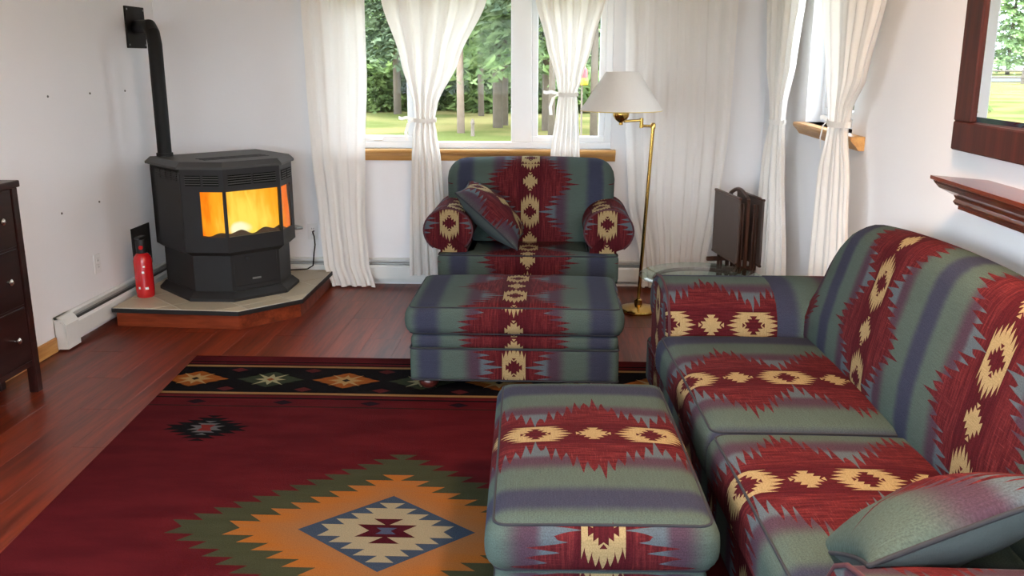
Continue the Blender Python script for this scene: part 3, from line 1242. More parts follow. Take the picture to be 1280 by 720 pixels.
bd = thing('black_stand', 'black flat stand edge on the dresser top', 'stand', (-2.68, 3.75, DZ))
MB().lathe([(0.0, DZ), (0.085, DZ), (0.09, DZ + 0.006), (0.085, DZ + 0.012), (0.03, DZ + 0.018)], -2.685, 3.85, 28).build('foot_disc', M['black'], bd)
MB().tube([(-2.685, 3.85, DZ + 0.012), (-2.685, 3.85, DZ + 0.05)], 0.02, 12).build('neck', M['black'], bd)

# ------------------------------------------------------------------ rug
RC = (-0.575, 2.865)
RW, RL = 1.265, 1.885
mb = MB()
SH = -0.07


def rugp(u, v, z):
    return (RC[0] + u + SH * v, RC[1] + v + 0.004 * u, z)


nu, nv = 28, 40


def rug_top(i, j):
    u, v = -RW + 2 * RW * i, -RL + 2 * RL * j
    return rugp(u, v, 0.0105 + 0.0006 * math.sin(u * 5 + v * 3))


mb.grid(rug_top, nu, nv)
nb = len(mb.v)
ring = [(i / nu, 0) for i in range(nu)] + [(1, j / nv) for j in range(nv)] + [(1 - i / nu, 1) for i in range(nu)] + [(0, 1 - j / nv) for j in range(nv)]
vs, fs = [], []
for (a, b_) in ring:
    p = rug_top(a, b_)
    vs += [p, (p[0], p[1], 0.0015)]
n = len(ring)
fs = [(2 * k, 2 * k + 1, 2 * ((k + 1) % n) + 1, 2 * ((k + 1) % n)) for k in range(n)]
mb.add(vs, fs)


def rug_uv(p, nn):
    v = (p[1] - RC[1] - 0.004 * (p[0] - RC[0])) / (1 - 0.004 * 0.07)
    return (p[0] - RC[0] - SH * v, v)


tag(mb.build('area_rug', rug_material(), uvf=rug_uv), 'burgundy kilim style rug with large orange and green stepped diamond', 'rug')


# ------------------------------------------------------------------ upholstery
def rr_path(hx, hy, r, cx, cy, z, n=5):
    pts = []
    for (sx, sy, a0) in ((1, 1, 0), (-1, 1, 90), (-1, -1, 180), (1, -1, 270)):
        for k in range(n + 1):
            a = math.radians(a0 + 90 * k / n)
            pts.append((cx + sx * (hx - r) + r * math.cos(a), cy + sy * (hy - r) + r * math.sin(a), z))
    # subdivide long sides
    out = []
    for i in range(len(pts)):
        p, q = np.array(pts[i]), np.array(pts[(i + 1) % len(pts)])
        m = max(1, int(np.linalg.norm(q - p) / 0.06))
        for k in range(m):
            out.append(tuple(p + (q - p) * k / m))
    return out


def puffed(x0, x1, y0, y1, z0, z1, amp, edge=0.0):
    """deform that crowns the top of a cushion"""
    def f(w, n):
        top = max(0.0, n[2])
        k = max(0.0, 1 - n[0] ** 2) * max(0.0, 1 - n[1] ** 2)
        sd = max(0.0, 1 - n[2] ** 2) * edge
        return (w[0] + sd * n[0] * max(0, abs(n[0]) - 0.5), w[1] + sd * n[1] * max(0, abs(n[1]) - 0.5), w[2] + amp * top * k ** 0.6)
    return f


def cushion(name, x0, x1, y0, y1, z0, z1, r, parent, uvf, mat, amp=0.02, edge=0.02, local=False, welts=True, m=12, weltmat='welt'):
    df = puffed(x0, x1, y0, y1, z0, z1, amp, edge)
    mb = MB().roundbox(x0, x1, y0, y1, z0, z1, r, m, df, uvf)
    o = mb.build(name, mat, parent, smooth=True, local=local)
    if welts:
        cx, cy, cz = (x0 + x1) / 2, (y0 + y1) / 2, (z0 + z1) / 2
        hx, hy, hz = (x1 - x0) / 2, (y1 - y0) / 2, (z1 - z0) / 2
        for sg in (1, -1):
            q = r * 0.7071
            path = rr_path(hx - r + q, hy - r + q, q, cx, cy, cz + sg * (hz - r + q))
            path = [tuple(df(np.array(p), (np.array(p) - np.array([cx, cy, cz])) / np.array([hx, hy, hz]))) for p in path]
            MB().tube(path, 0.0042, 6, True).build('piping', M[weltmat], o, smooth=True, local=local)
    return o


def make_ottoman(L, D, H, mat, label, loc, rz):
    """long axis = local x (stripes cross it); stands at z = 0"""
    r_ = thing('ottoman', label, 'ottoman', loc, rz, 'patterned ottomans')
    hx, hy = L / 2, D / 2

    def uv_top(p, n):
        if abs(n[2]) > 0.5:
            return (p[0], p[1] + 0.01)
        if abs(n[1]) > 0.5:
            return (p[0], p[2] - H + 0.13)
        return (p[1], p[2] - H + 0.21)
    cushion('cushion', -hx, hx, -hy, hy, H - 0.165, H - 0.012, 0.045, r_, uv_top, mat, 0.022, 0.03, True)

    def uv_b(p, n):
        if abs(n[1]) > 0.5:
            return (p[0], p[2] - H + 0.23)
        if abs(n[0]) > 0.5:
            return (p[1], p[2] - H + 0.28)
        return (p[0], p[1])
    # narrow rail between cushion and skirt panel, then the panel
    df = None
    MB().roundbox(-hx + 0.012, hx - 0.012, -hy + 0.012, hy - 0.012, H - 0.235, H - 0.16, 0.03, 8, None, uv_b).build('upper_rail', mat, r_, smooth=True, local=True)

    def uv_p(p, n):
        if abs(n[1]) > 0.5:
            return (p[0], p[2] - H + 0.14)
        return (p[1], p[2] - H + 0.14)
    MB().roundbox(-hx + 0.008, hx - 0.008, -hy + 0.008, hy - 0.008, 0.055, H - 0.225, 0.022, 8, None, uv_p).build('base_panel', mat, r_, smooth=True, local=True)
    path = rr_path(hx - 0.01, hy - 0.01, 0.02, 0, 0, H - 0.230)
    MB().tube(path, 0.005, 6, True).build('piping', M['welt'], r_, smooth=True, local=True)
    path = rr_path(hx - 0.01, hy - 0.01, 0.02, 0, 0, 0.06)
    MB().tube(path, 0.005, 6, True).build('piping', M['welt'], r_, smooth=True, local=True)
    for sx in (-1, 1):
        for sy in (-1, 1):
            MB().lathe([(0.0, 0.0), (0.030, 0.0), (0.046, 0.014), (0.050, 0.030), (0.044, 0.048), (0.035, 0.058), (0.0, 0.058)], sx * (hx - 0.09), sy * (hy - 0.085), 18, cap=False).build('bun_foot', M['foot'], r_, smooth=True, local=True)
    return r_


RZ = 0.0115
make_ottoman(1.035, 0.68, 0.45, M['fabric'], 'patterned ottoman in front of the armchair, darker of the two ottomans', (-0.195, 4.575, RZ), 0.0)
make_ottoman(1.06, 0.585, 0.45, M['fabric'], 'patterned ottoman beside the sofa, with the motif row across its top', (0.115, 2.67, RZ), math.radians(91.8))

# --- armchair (world coordinates)
AX = -0.165
ac = thing('armchair', 'wide roll-arm armchair in south-western striped fabric below the window', 'armchair', (AX, 5.8, 0))


def uv_chair(p, n):
    if abs(n[2]) > 0.5:
        return (p[0] - AX, p[1] - 5.55)
    return (p[0] - AX, p[2] - 0.47 + 0.05)


fm = M['fabric']
MB().roundbox(AX - 0.53, AX + 0.53, 5.44, 6.12, 0.055, 0.29, 0.03, 6, None, uv_chair).build('base', fm, ac, smooth=True)
# T-shaped seat cushion: one outline extruded and rounded
tpoly = [(-0.545, 5.375), (0.545, 5.375), (0.545, 5.49), (0.365, 5.50), (0.365, 5.93), (-0.365, 5.93), (-0.365, 5.50), (-0.545, 5.49)]


def rounded_prism(poly, z0, z1, r, uvf, crown=0.0, inner=True):
    """outline rounded over top and bottom by successive insets"""
    mb = MB()
    steps = 5
    rings = []
    for k in range(steps + 1):
        a = math.pi / 2 * k / steps
        rings.append((r * (1 - math.cos(a)) * 0 + r * (1 - math.sin(a)), z0 + r * (1 - math.cos(a))))
    for k in range(steps + 1):
        a = math.pi / 2 * k / steps
        rings.append((r * (1 - math.cos(a)), z1 - r * (1 - math.sin(a))))
    n = len(poly)
    vs = []
    for ins, z in rings:
        vs += [(p[0], p[1], z) for p in inset(poly, ins)]
    fs = []
    for k in range(len(rings) - 1):
        for i in range(n):
            j = (i + 1) % n
            fs.append((k * n + i, k * n + j, (k + 1) * n + j, (k + 1) * n + i))
    fs.append(tuple(range(n))[::-1])
    fs.append(tuple((len(rings) - 1) * n + i for i in range(n)))
    mb.add(vs, fs)
    return mb


def fine_poly(poly, step=0.06, rad=0.03, inner_ok=True):
    """round corners and subdivide"""
    out = []
    n = len(poly)
    for i in range(n):
        p0, p1, p2 = (Vector(poly[i - 1]), Vector(poly[i]), Vector(poly[(i + 1) % n]))
        d1, d2 = (p0 - p1), (p2 - p1)
        rr = min(rad, d1.length * 0.45, d2.length * 0.45)
        a, b_ = p1 + d1.normalized() * rr, p1 + d2.normalized() * rr
        for k in range(5):
            t = k / 4
            out.append((a * (1 - t) ** 2 + p1 * 2 * t * (1 - t) + b_ * t ** 2))
    res = []
    for i in range(len(out)):
        p, q = out[i], out[(i + 1) % len(out)]
        m = max(1, int((q - p).length / step))
        for k in range(m):
            res.append(tuple(p + (q - p) * (k / m)))
    return res


tp2 = fine_poly([(AX + x, y) for x, y in tpoly], 0.05, 0.035)
mb = rounded_prism(tp2, 0.285, 0.462, 0.03, None)


def uv_seat(p, n):
    if n.z > 0.6:
        return (p[0] - AX, p[1] - 5.42)
    return (p[0] - AX, p[2] - 0.43)


sc = mb.build('seat_cushion', fm, ac, smooth=True, auto=50, uvf=uv_seat)
for z in (0.455, 0.292):
    MB().tube([(p[0], p[1], z) for p in inset(tp2, 0.006)], 0.0042, 6, True).build('piping', M['welt'], sc, smooth=True)


def arm_profile(cx, cz, rx, rz_, post0, post1, zb, n=26, flip=1):
    """roll on top of a post; returns outline (lateral, z)"""
    pts = []
    a0, a1 = math.radians(-50), math.radians(232)
    for k in range(n + 1):
        a = a0 + (a1 - a0) * k / n
        pts.append((cx + flip * rx * math.cos(a), cz + rz_ * math.sin(a)))
    pts.append((post1, cz - rz_ * 0.9))
    pts.append((post1, zb))
    pts.append((post0, zb))
    pts.append((post0, cz - rz_ * 0.85))
    return pts


for sg in (-1, 1):
    cx = AX + sg * 0.485
    prof = arm_profile(cx, 0.592, 0.150, 0.136, AX + sg * 0.37 if sg > 0 else AX + sg * 0.37, AX + sg * 0.535, 0.06, flip=-sg)
    # outline order: inner post last; keep consistent orientation
    pr = prof if sg < 0 else prof
    seglen = [0.0]
    for i in range(1, len(pr)):
        seglen.append(seglen[-1] + (Vector(pr[i]) - Vector(pr[i - 1])).length)
    mid = seglen[13]
    mb = MB()
    ys = [5.455, 5.46, 5.475] + list(np.linspace(5.52, 6.10, 10))
    insr = [0.010, 0.004, 0.0] + [0.0] * 10
    n = len(pr)
    cen = Vector((cx, 0.6))
    for y, r_ in zip(ys, insr):
        for p in pr:
            d = (cen - Vector(p))
            q = Vector(p) + d.normalized() * r_
            mb.v.append((q.x, y, q.y))
    for k in range(len(ys) - 1):
        for i in range(n):
            j = (i + 1) % n
            fidx = (k * n + i, k * n + j, (k + 1) * n + j, (k + 1) * n + i)
            mb.f.append(fidx if sg < 0 else fidx[::-1])
            s0, s1 = seglen[i] - mid, (seglen[j] - mid if j else seglen[i] - mid + 0.2)
            uvq = [(s0 * 1.0 + 0.05, ys[k]), (s1 + 0.05, ys[k]), (s1 + 0.05, ys[k + 1]), (s0 + 0.05, ys[k + 1])]
            mb.uv[len(mb.f) - 1] = uvq if sg < 0 else uvq[::-1]
    arm = mb.build('arm', fm, ac, smooth=True, auto=50)
    # front panel, slightly domed
    fp = MB()
    rings = [(1.0, 5.458), (0.93, 5.448), (0.6, 5.442), (0.2, 5.440)]
    out = [Vector(p) for p in pr]
    for k, (sc_, y) in enumerate(rings):
        for p in out:
            q = cen + (p - cen) * (sc_ * 0.985)
            fp.v.append((q.x, y, q.y))
    for k in range(len(rings) - 1):
        for i in range(n):
            j = (i + 1) % n
            fp.f.append((k * n + i, k * n + j, (k + 1) * n + j, (k + 1) * n + i))
    fp.f.append(tuple((len(rings) - 1) * n + i for i in range(n)))
    fpo = fp.build('arm_front', fm, arm, smooth=True, uvf=lambda p, nn: (p[0] - cx + sg * 0.01, p[2] - 0.64 + 0.18))
    MB().tube([((cen + (p - cen) * 0.985).x, 5.456, (cen + (p - cen) * 0.985).y) for p in out[:27]], 0.006, 6).build('piping', M['welt_red'], arm, smooth=True)


# back: soft slab leaning back with round shoulders
def back_def(w, n):
    lean = (w[2] - 0.40) * 0.16
    sh = 0.0
    crown = 0.018 * (1 - n[0] ** 2) * max(0, n[2])
    bulge = -0.035 * (1 - n[0] ** 2) * (1 - n[2] ** 2) if n[1] < 0 else 0
    # wider at shoulders
    k = 1.0 + 0.02 * max(0, n[2])
    return (AX + (w[0] - AX) * k, w[1] + lean + bulge, w[2] + crown)


MB().roundbox(AX - 0.54, AX + 0.54, 5.82, 6.09, 0.30, 0.965, 0.125, 12, back_def,
              lambda p, n: (p[0] - AX, p[2] - 0.83) if abs(n[2]) < 0.5 else (p[0] - AX, p[1] - 5.85 + 0.12)).build('backrest', fm, ac, smooth=True)
for sx in (-1, 1):
    for y in (5.52, 6.03):
        MB().lathe([(0.0, 0.0), (0.03, 0.0), (0.046, 0.014), (0.05, 0.03), (0.04, 0.05), (0.0, 0.06)], AX + sx * 0.45, y, 18, cap=False).build('bun_foot', M['foot'], ac, smooth=True)


# --- throw pillows
def pillow(name, label, center, dirx, diry, size, thick, face_uv, back_uv, mat_front, mat_back, weltmat):
    """dirx, diry: in-plane axes"""
    ex_ = Vector(dirx).normalized()
    ey_ = Vector(diry)
    ey_ = (ey_ - ex_ * ey_.dot(ex_)).normalized()
    ez_ = ex_.cross(ey_)
    c = Vector(center)
    h = size / 2
    root = thing(name, label, 'pillow', tuple(c - Vector((0, 0, h * 0.6))), group='throw pillows')

    def pt(u, v, side):
        pin = 0.10
        x = h * u * (1 - pin * (1 - v * v))
        y = h * v * (1 - pin * (1 - u * u))
        t = thick / 2 * (max(0, 1 - u ** 2) * max(0, 1 - v ** 2)) ** 0.5
        t += 0.004 * math.sin(u * 9 + v * 5) * (1 - u * u) * (1 - v * v)
        return c + ex_ * x + ey_ * y + ez_ * (t * side), (x, y)
    N = 26
    sp_ = [math.sin(math.pi / 2 * (-1 + 2 * i / N)) for i in range(N + 1)]
    for side, mat, uvm, nm in ((1, mat_front, face_uv, 'front_cover'), (-1, mat_back, back_uv, 'back_cover')):
        mb = MB()
        pl = [[pt(sp_[i], sp_[j], side) for j in range(N + 1)] for i in range(N + 1)]
        for i in range(N + 1):
            for j in range(N + 1):
                mb.v.append(tuple(pl[i][j][0]))
        for i in range(N):
            for j in range(N):
                ids = [(i, j), (i + 1, j), (i + 1, j + 1), (i, j + 1)]
                if side < 0:
                    ids = ids[::-1]
                mb.f.append(tuple(a * (N + 1) + b_ for a, b_ in ids))
                mb.uv[len(mb.f) - 1] = [uvm(*pl[a][b_][1]) for a, b_ in ids]
        mb.build(nm, mat, root, smooth=True)
    per = [(sp_[i], -1) for i in range(N)] + [(1, sp_[i]) for i in range(N)] + [(-sp_[i], 1) for i in range(N)] + [(-1, -sp_[i]) for i in range(N)]
    MB().tube([tuple(pt(a, b_, 0)[0]) for a, b_ in per], 0.006, 6, True).build('piping', M[weltmat], root, smooth=True)
    return root


pillow('throw_pillow', 'striped throw pillow propped against the left arm of the armchair', (-0.395, 5.66, 0.665), (0.72, -0.03, -0.66), (0.06, 1.0, 0.05), 0.50, 0.21,
       lambda x, y: ((y - 0.01) * 0.95, x), lambda x, y: (y * 0.3 + 0.30, x), M['fabric'], M['pillow_green'], 'welt')

# ------------------------------------------------------------------ sofa along the right wall
SFX, SBX = 0.46, 1.42
Y0, Y1, YM = 1.80, 3.79, 2.74       # inner arm faces and the cushion split
so_ = thing('sofa', 'long roll-arm sofa in south-western striped fabric along the right wall', 'sofa', (0.95, 2.8, 0))
fs_ = M['fabric']


def uv_seatc(cy):
    def f(p, n):
        if abs(n[2]) > 0.5:
            return ((p[1] - cy) * 0.84, p[0] - 0.82 + 0.18)
        if abs(n[0]) > 0.5:
            return ((p[1] - cy) * 0.84, p[2] - 0.46 + (SFX - 0.82 + 0.18))
        return (p[1] - cy, p[0] - 0.82 + 0.18)
    return f


cushion('seat_cushion', SFX - 0.02, 1.13, YM + 0.004, Y1, 0.275, 0.458, 0.045, so_, uv_seatc(3.19), fs_, 0.025, 0.03)
cushion('seat_cushion', SFX - 0.02, 1.13, Y0 - 0.01, YM - 0.004, 0.275, 0.458, 0.045, so_, uv_seatc(2.36), fs_, 0.025, 0.03)


def uv_base(p, n):
    return (p[1] - (3.21 if p[1] > YM else 2.36), p[2] - 0.30 + 0.02)


MB().roundbox(SFX + 0.015, 1.38, 1.45, 4.36, 0.055, 0.285, 0.03, 14, None, uv_base).build('base', fs_, so_, smooth=True)
MB().tube([(SFX + 0.018, y, 0.262) for y in np.linspace(1.5, 4.3, 20)], 0.006, 6).build('piping', M['welt_red'], so_, smooth=True)
# back with a gently rising top line
zprof = []


def topz(y):
    u = (y - 2.75) / 1.06
    return 1.02 - 0.075 * u * u - 0.20 * max(0, abs(u) - 0.80) ** 1.5 * 6


prof_n = 22


def back_section(y):
    """outline in (x, z) from the seat crevice up the front, over the top and down the rear"""
    zt = topz(y)
    pts = []
    fr = [(1.075, 0.40), (1.055, 0.48), (1.06, 0.58), (1.09, 0.70), (1.13, 0.82)]
    for x, z in fr:
        k = (z - 0.40) / 0.42
        pts.append((x, 0.40 + (zt - 0.115 - 0.40) * k))
    cx, cz, r = 1.255, zt - 0.115, 0.118
    for k in range(1, 12):
        a = math.radians(180 - 16.5 * k)
        pts.append((cx + r * math.cos(a), cz + r * math.sin(a)))
    pts += [(1.385, cz - 0.10), (1.40, 0.5), (1.40, 0.25), (1.13, 0.25)]
    return pts


ysec = [1.60, 1.605, 1.62, 1.65, 1.70] + list(np.linspace(1.76, 3.80, 30)) + [3.86, 3.91, 3.935, 3.95, 3.955]
insb = [0.09, 0.055, 0.03, 0.012, 0.003] + [0] * 30 + [0.003, 0.012, 0.03, 0.055, 0.09]
mb = MB()
secs = []
for y, q in zip(ysec, insb):
    S = back_section(y)
    cen = Vector((1.24, 0.62))
    S = [Vector(p) for p in S]
    S2 = []
    for p in S:
        d = cen - p
        S2.append(p + d.normalized() * min(q, d.length * 0.8))
    secs.append(S2)
n = len(secs[0])
arc = [0.0]
S = secs[20]
for i in range(1, n):
    arc.append(arc[-1] + (S[i] - S[i - 1]).length)
for y, S in zip(ysec, secs):
    for p in S:
        mb.v.append((p.x, y, p.y))


def uv_bk(y, i):
    # two motif columns, 0.82 m apart
    return (y - 3.14, arc[i] - 0.285)


for k in range(len(ysec) - 1):
    for i in range(n):
        j = (i + 1) % n
        mb.f.append((k * n + i, k * n + j, (k + 1) * n + j, (k + 1) * n + i))
        ja = j if j else i
        mb.uv[len(mb.f) - 1] = [uv_bk(ysec[k], i), uv_bk(ysec[k], ja), uv_bk(ysec[k + 1], ja), uv_bk(ysec[k + 1], i)]
mb.f.append(tuple(range(n))[::-1])
mb.uv[len(mb.f) - 1] = [(0, 0)] * n
mb.f.append(tuple((len(ysec) - 1) * n + i for i in range(n)))
mb.uv[len(mb.f) - 1] = [(0, 0)] * n
mb.build('backrest', fs_, so_, smooth=True, auto=60)


# rolled arms: outline in (distance outwards from the inner face, z)
def sofa_arm(inner, sg, part_x, name_suffix=''):
    prof = [(0.015, 0.20), (0.0, 0.40), (0.0, 0.47), (0.015, 0.53), (0.05, 0.580), (0.11, 0.618), (0.19, 0.640), (0.28, 0.645), (0.37, 0.632),
            (0.45, 0.600), (0.50, 0.552), (0.515, 0.50), (0.50, 0.455), (0.46, 0.43), (0.44, 0.40), (0.445, 0.20), (0.45, 0.06), (0.02, 0.06)]
    # smooth resample of the curved part
    arcs = [0.0]
    for i in range(1, len(prof)):
        arcs.append(arcs[-1] + math.dist(prof[i], prof[i - 1]))
    n = len(prof)
    for nm, xs, uvmode in part_x:
        mb = MB()
        for x, q in xs:
            c = (0.24, 0.46)
            for p in prof:
                d = Vector((c[0] - p[0], c[1] - p[1]))
                pp = Vector(p) + d.normalized() * q
                mb.v.append((x, inner + sg * pp.x, pp.y))
        for k in range(len(xs) - 1):
            for i in range(n):
                j = (i + 1) % n
                ja = j if j else i
                f = (k * n + i, k * n + j, (k + 1) * n + j, (k + 1) * n + i)
                if uvmode == 'side':
                    a0, a1 = arcs[i] - 0.30, arcs[ja] - 0.30
                    q = [(a0, xs[k][0] - 0.665), (a1, xs[k][0] - 0.665), (a1, xs[k + 1][0] - 0.665), (a0, xs[k + 1][0] - 0.665)]
                else:
                    a0, a1 = arcs[i], arcs[ja]
                    q = [(1.05 * (1.38 - xs[k][0]), a0), (1.05 * (1.38 - xs[k][0]), a1), (1.05 * (1.38 - xs[k + 1][0]), a1), (1.05 * (1.38 - xs[k + 1][0]), a0)]
                if sg < 0:
                    f, q = f[::-1], q[::-1]
                mb.f.append(f[::-1])
                mb.uv[len(mb.f) - 1] = q[::-1]
        for e in (0, len(xs) - 1):
            ids = tuple(e * n + i for i in range(n))
            mb.f.append(ids)
            mb.uv[len(mb.f) - 1] = [(p[0] - 0.25, p[1] - 0.36) for p in prof]
        o = mb.build(nm, fs_, so_, smooth=True, auto=45)
        if uvmode == 'side':
            c = (0.24, 0.46)
            MB().tube([(xs[0][0] + 0.012, inner + sg * p[0], p[1]) for p in prof[1:-2]], 0.006, 6).build('piping', M['welt_red'], o, smooth=True)
    return None


xs_a = [(0.475, 0.03), (0.478, 0.012), (0.487, 0.003), (0.50, 0.0), (0.70, 0.0), (0.945, 0.0)]
xs_b = [(0.946, 0.004), (0.96, -0.002), (1.2, -0.002), (1.38, 0.0)]
sofa_arm(Y1 + 0.005, 1, [('arm', xs_a, 'side'), ('arm_rear_panel', xs_b, 'rear')])
sofa_arm(Y0 - 0.012, -1, [('arm', xs_a, 'side'), ('arm_rear_panel', xs_b, 'rear')])
for x in (0.53, 1.32):
    for y in (1.5, 4.2):
        MB().lathe([(0.0, 0.0115 if x < 0.9 and y < 4.5 else 0.0), (0.03, 0.0115), (0.044, 0.02), (0.046, 0.035), (0.038, 0.05), (0.0, 0.058)], x, y, 16, cap=False).build('bun_foot', M['foot'], so_, smooth=True)

pillow('throw_pillow', 'grey green throw pillow on the sofa seat against its near arm', (0.855, 1.90, 0.598), (0.88, 0.12, 0.31), (0.25, 0.85, -0.34), 0.47, 0.185,
       lambda x, y: (x * 0.55 - 0.21, y), lambda x, y: (x * 0.45 - 0.25, y), M['fabric'], M['pillow_green'], 'welt')

# the seat front runs slightly out of square with the wall
for ch in list(so_.children_recursive):
    for v_ in ch.data.vertices:
        wx_, wy_ = v_.co.x + 0.95, v_.co.y + 2.8
        v_.co.x += 0.048 * (3.9 - wy_) * max(0.0, min(1.0, (1.40 - wx_) / 0.94))

# ------------------------------------------------------------------ glass side table in the corner
gt = thing('glass_side_table', 'round glass side table behind the far arm of the sofa', 'table', (0.80, 4.97, 0))
GZ = 0.445
MB().lathe([(0.0, GZ - 0.010), (0.33, GZ - 0.010), (0.336, GZ - 0.005), (0.33, GZ), (0.0, GZ)], 0.80, 4.97, 56, cap=False).build('glass_top', M['table_glass'], gt, smooth=True, auto=40)
MB().tube([(0.80 + 0.25 * math.cos(a), 4.97 + 0.25 * math.sin(a), GZ - 0.022) for a in np.linspace(0, 2 * math.pi, 40)[:-1]], 0.011, 8, True).build('ring', M['tray_wood'], gt, smooth=True)
for k in range(3):
    a = math.radians(30 + 120 * k)
    MB().tube([(0.80 + 0.25 * math.cos(a), 4.97 + 0.25 * math.sin(a), GZ - 0.02), (0.80 + 0.17 * math.cos(a), 4.97 + 0.17 * math.sin(a), 0.22), (0.80 + 0.22 * math.cos(a), 4.97 + 0.22 * math.sin(a), 0.0)], [0.014, 0.017, 0.013], 10).build('leg', M['tray_wood'], gt, smooth=True)

# ------------------------------------------------------------------ swing-arm floor lamp
LX, LY = 0.545, 5.83
lp = thing('floor_lamp', 'brass swing-arm floor lamp with white cone shade beside the armchair', 'lamp', (LX, LY, 0))
MB().lathe([(0.0, 0.0), (0.128, 0.0), (0.130, 0.012), (0.124, 0.022), (0.095, 0.034), (0.05, 0.042), (0.026, 0.046), (0.024, 0.075), (0.014, 0.082), (0.0, 0.082)], LX, LY, 40, cap=False).build('base', M['brass'], lp, smooth=True, auto=35)
PX = 0.60
MB().tube([(LX, LY, 0.07), (PX, LY, 1.19)], 0.0115, 14).build('pole', M['brass'], lp, smooth=True, auto=40)
jo = MB().lathe([(0.0, 1.18), (0.016, 1.18), (0.016, 1.205), (0.010, 1.215), (0.0, 1.216)], PX, LY, 14, cap=False).build('joint', M['brass'], lp, smooth=True, auto=40)
MB().tube([(PX, LY, 1.195), (PX - 0.075, LY - 0.02, 1.197)], 0.0085, 10).build('swing_arm', M['brass'], lp, smooth=True, auto=40)
MB().lathe([(0.0, 1.185), (0.012, 1.185), (0.012, 1.245), (0.0, 1.246)], PX - 0.075, LY - 0.02, 12, cap=False).build('joint', M['brass'], lp, smooth=True, auto=40)
SX, SY = 0.395, LY - 0.07
MB().tube([(PX - 0.075, LY - 0.02, 1.232), (SX + 0.02, SY, 1.228)], 0.0085, 10).build('swing_arm', M['brass'], lp, smooth=True, auto=40)
mb = MB().lathe([(0.0, 1.205), (0.012, 1.207), (0.012, 1.22), (0.02, 1.225), (0.036, 1.238), (0.048, 1.258), (0.05, 1.275), (0.044, 1.295), (0.026, 1.312), (0.012, 1.32), (0.0, 1.32)], SX, SY, 28, cap=False)
mb.build('socket_ball', M['brass'], lp, smooth=True, auto=50)
mb = MB().lathe([(0.0, 1.32), (0.013, 1.32), (0.015, 1.35), (0.029, 1.39), (0.029, 1.41), (0.015, 1.435), (0.0, 1.44)], SX, SY, 18, cap=False)
mb.build('bulb', M['white_plastic'], lp, smooth=True)
mb = MB()
pr = [(0.250, 1.292), (0.252, 1.296), (0.10, 1.525), (0.098, 1.525), (0.0975, 1.521), (0.247, 1.294)]
vs, fs = [], []
SEG = 56
for i in range(SEG):
    a = 2 * math.pi * i / SEG
    for r, z in pr:
        vs.append((SX + r * math.cos(a), SY + r * math.sin(a), z))
for i in range(SEG):
    j = (i + 1) % SEG
    for k in range(len(pr)):
        l = (k + 1) % len(pr)
        fs.append((i * len(pr) + k, j * len(pr) + k, j * len(pr) + l, i * len(pr) + l))
mb.add(vs, fs)
sh = mb.build('lamp_shade', M['shade'], lp, smooth=True, auto=50)
M['shade_trim'] = simple('shade_trim', rgb(214, 190, 120), 0.6)
MB().tube([(SX + 0.25 * math.cos(a), SY + 0.25 * math.sin(a), 1.294) for a in np.linspace(0, 2 * math.pi, 57)[:-1]], 0.003, 6, True).build('trim', M['shade_trim'], sh, smooth=True)
MB().tube([(SX, SY, 1.44), (SX, SY, 1.50)], 0.003, 6).build('harp_rod', M['brass'], lp)
for k in range(3):
    a = math.radians(120 * k + 20)
    MB().tube([(SX, SY, 1.50), (SX + 0.099 * math.cos(a), SY + 0.099 * math.sin(a), 1.522)], 0.002, 5).build('spider_arm', M['brass'], lp)

# ------------------------------------------------------------------ folding tray tables on their stand
tang = math.atan2(5.74 - 6.22, 1.155 - 1.075)


def tray(label, cx, cy, zlo, zhi, L, ang, thick=0.016):
    r = thing('folding_tray_table', label, 'tray table', (cx, cy, 0.12), 0, 'folded tray tables on the stand')
    d = Vector((math.cos(ang), math.sin(ang), 0))
    nn = Vector((-d.y, d.x, 0))

    def slab(u0, u1, w0, w1, z0, z1, bev=0.004):
        mb = MB().box(u0, u1, w0, w1, z0, z1, bev)
        mb.v = [tuple(Vector((cx, cy, 0)) + d * p[0] + nn * p[1] + Vector((0, 0, p[2]))) for p in mb.v]
        return mb
    slab(-L / 2, L / 2, -thick / 2, thick / 2, zlo, zhi).build('tray_top', M['tray_top'], r)
    for z in (zlo, zhi - 0.012):
        slab(-L / 2 - 0.004, L / 2 + 0.004, -thick / 2 - 0.003, thick / 2 + 0.003, z - 0.002, z + 0.014).build('rim', M['tray_wood'], r)
    for u in (-L / 2 + 0.05, L / 2 - 0.06):
        for w in (0.012, 0.03):
            lg = slab(u, u + 0.026, w, w + 0.015, 0.14, zhi - 0.04, 0.003)
            lg.build('folded_leg', M['tray_wood'], r)
    return r


tcx, tcy = 1.115, 5.99
dd = Vector((math.cos(tang), math.sin(tang), 0))
nn_ = Vector((-dd.y, dd.x, 0))
tray('dark folded tray table hanging on the stand, the one facing the lamp', tcx, tcy, 0.33, 0.755, 0.46, tang)
c2 = Vector((tcx, tcy, 0)) + nn_ * 0.155
tray('dark folded tray table hanging on the stand, the one toward the right wall', c2.x, c2.y, 0.31, 0.745, 0.46, tang + math.pi)
st = thing('tray_stand', 'dark wooden stand with arched handle holding the folded trays', 'stand', (tcx + 0.08, tcy, 0))
cs = Vector((tcx, tcy, 0)) + nn_ * 0.078


def sl(u0, u1, w0, w1, z0, z1, bev=0.004):
    mb = MB().box(u0, u1, w0, w1, z0, z1, bev)
    mb.v = [tuple(cs + dd * p[0] + nn_ * p[1] + Vector((0, 0, p[2]))) for p in mb.v]
    return mb


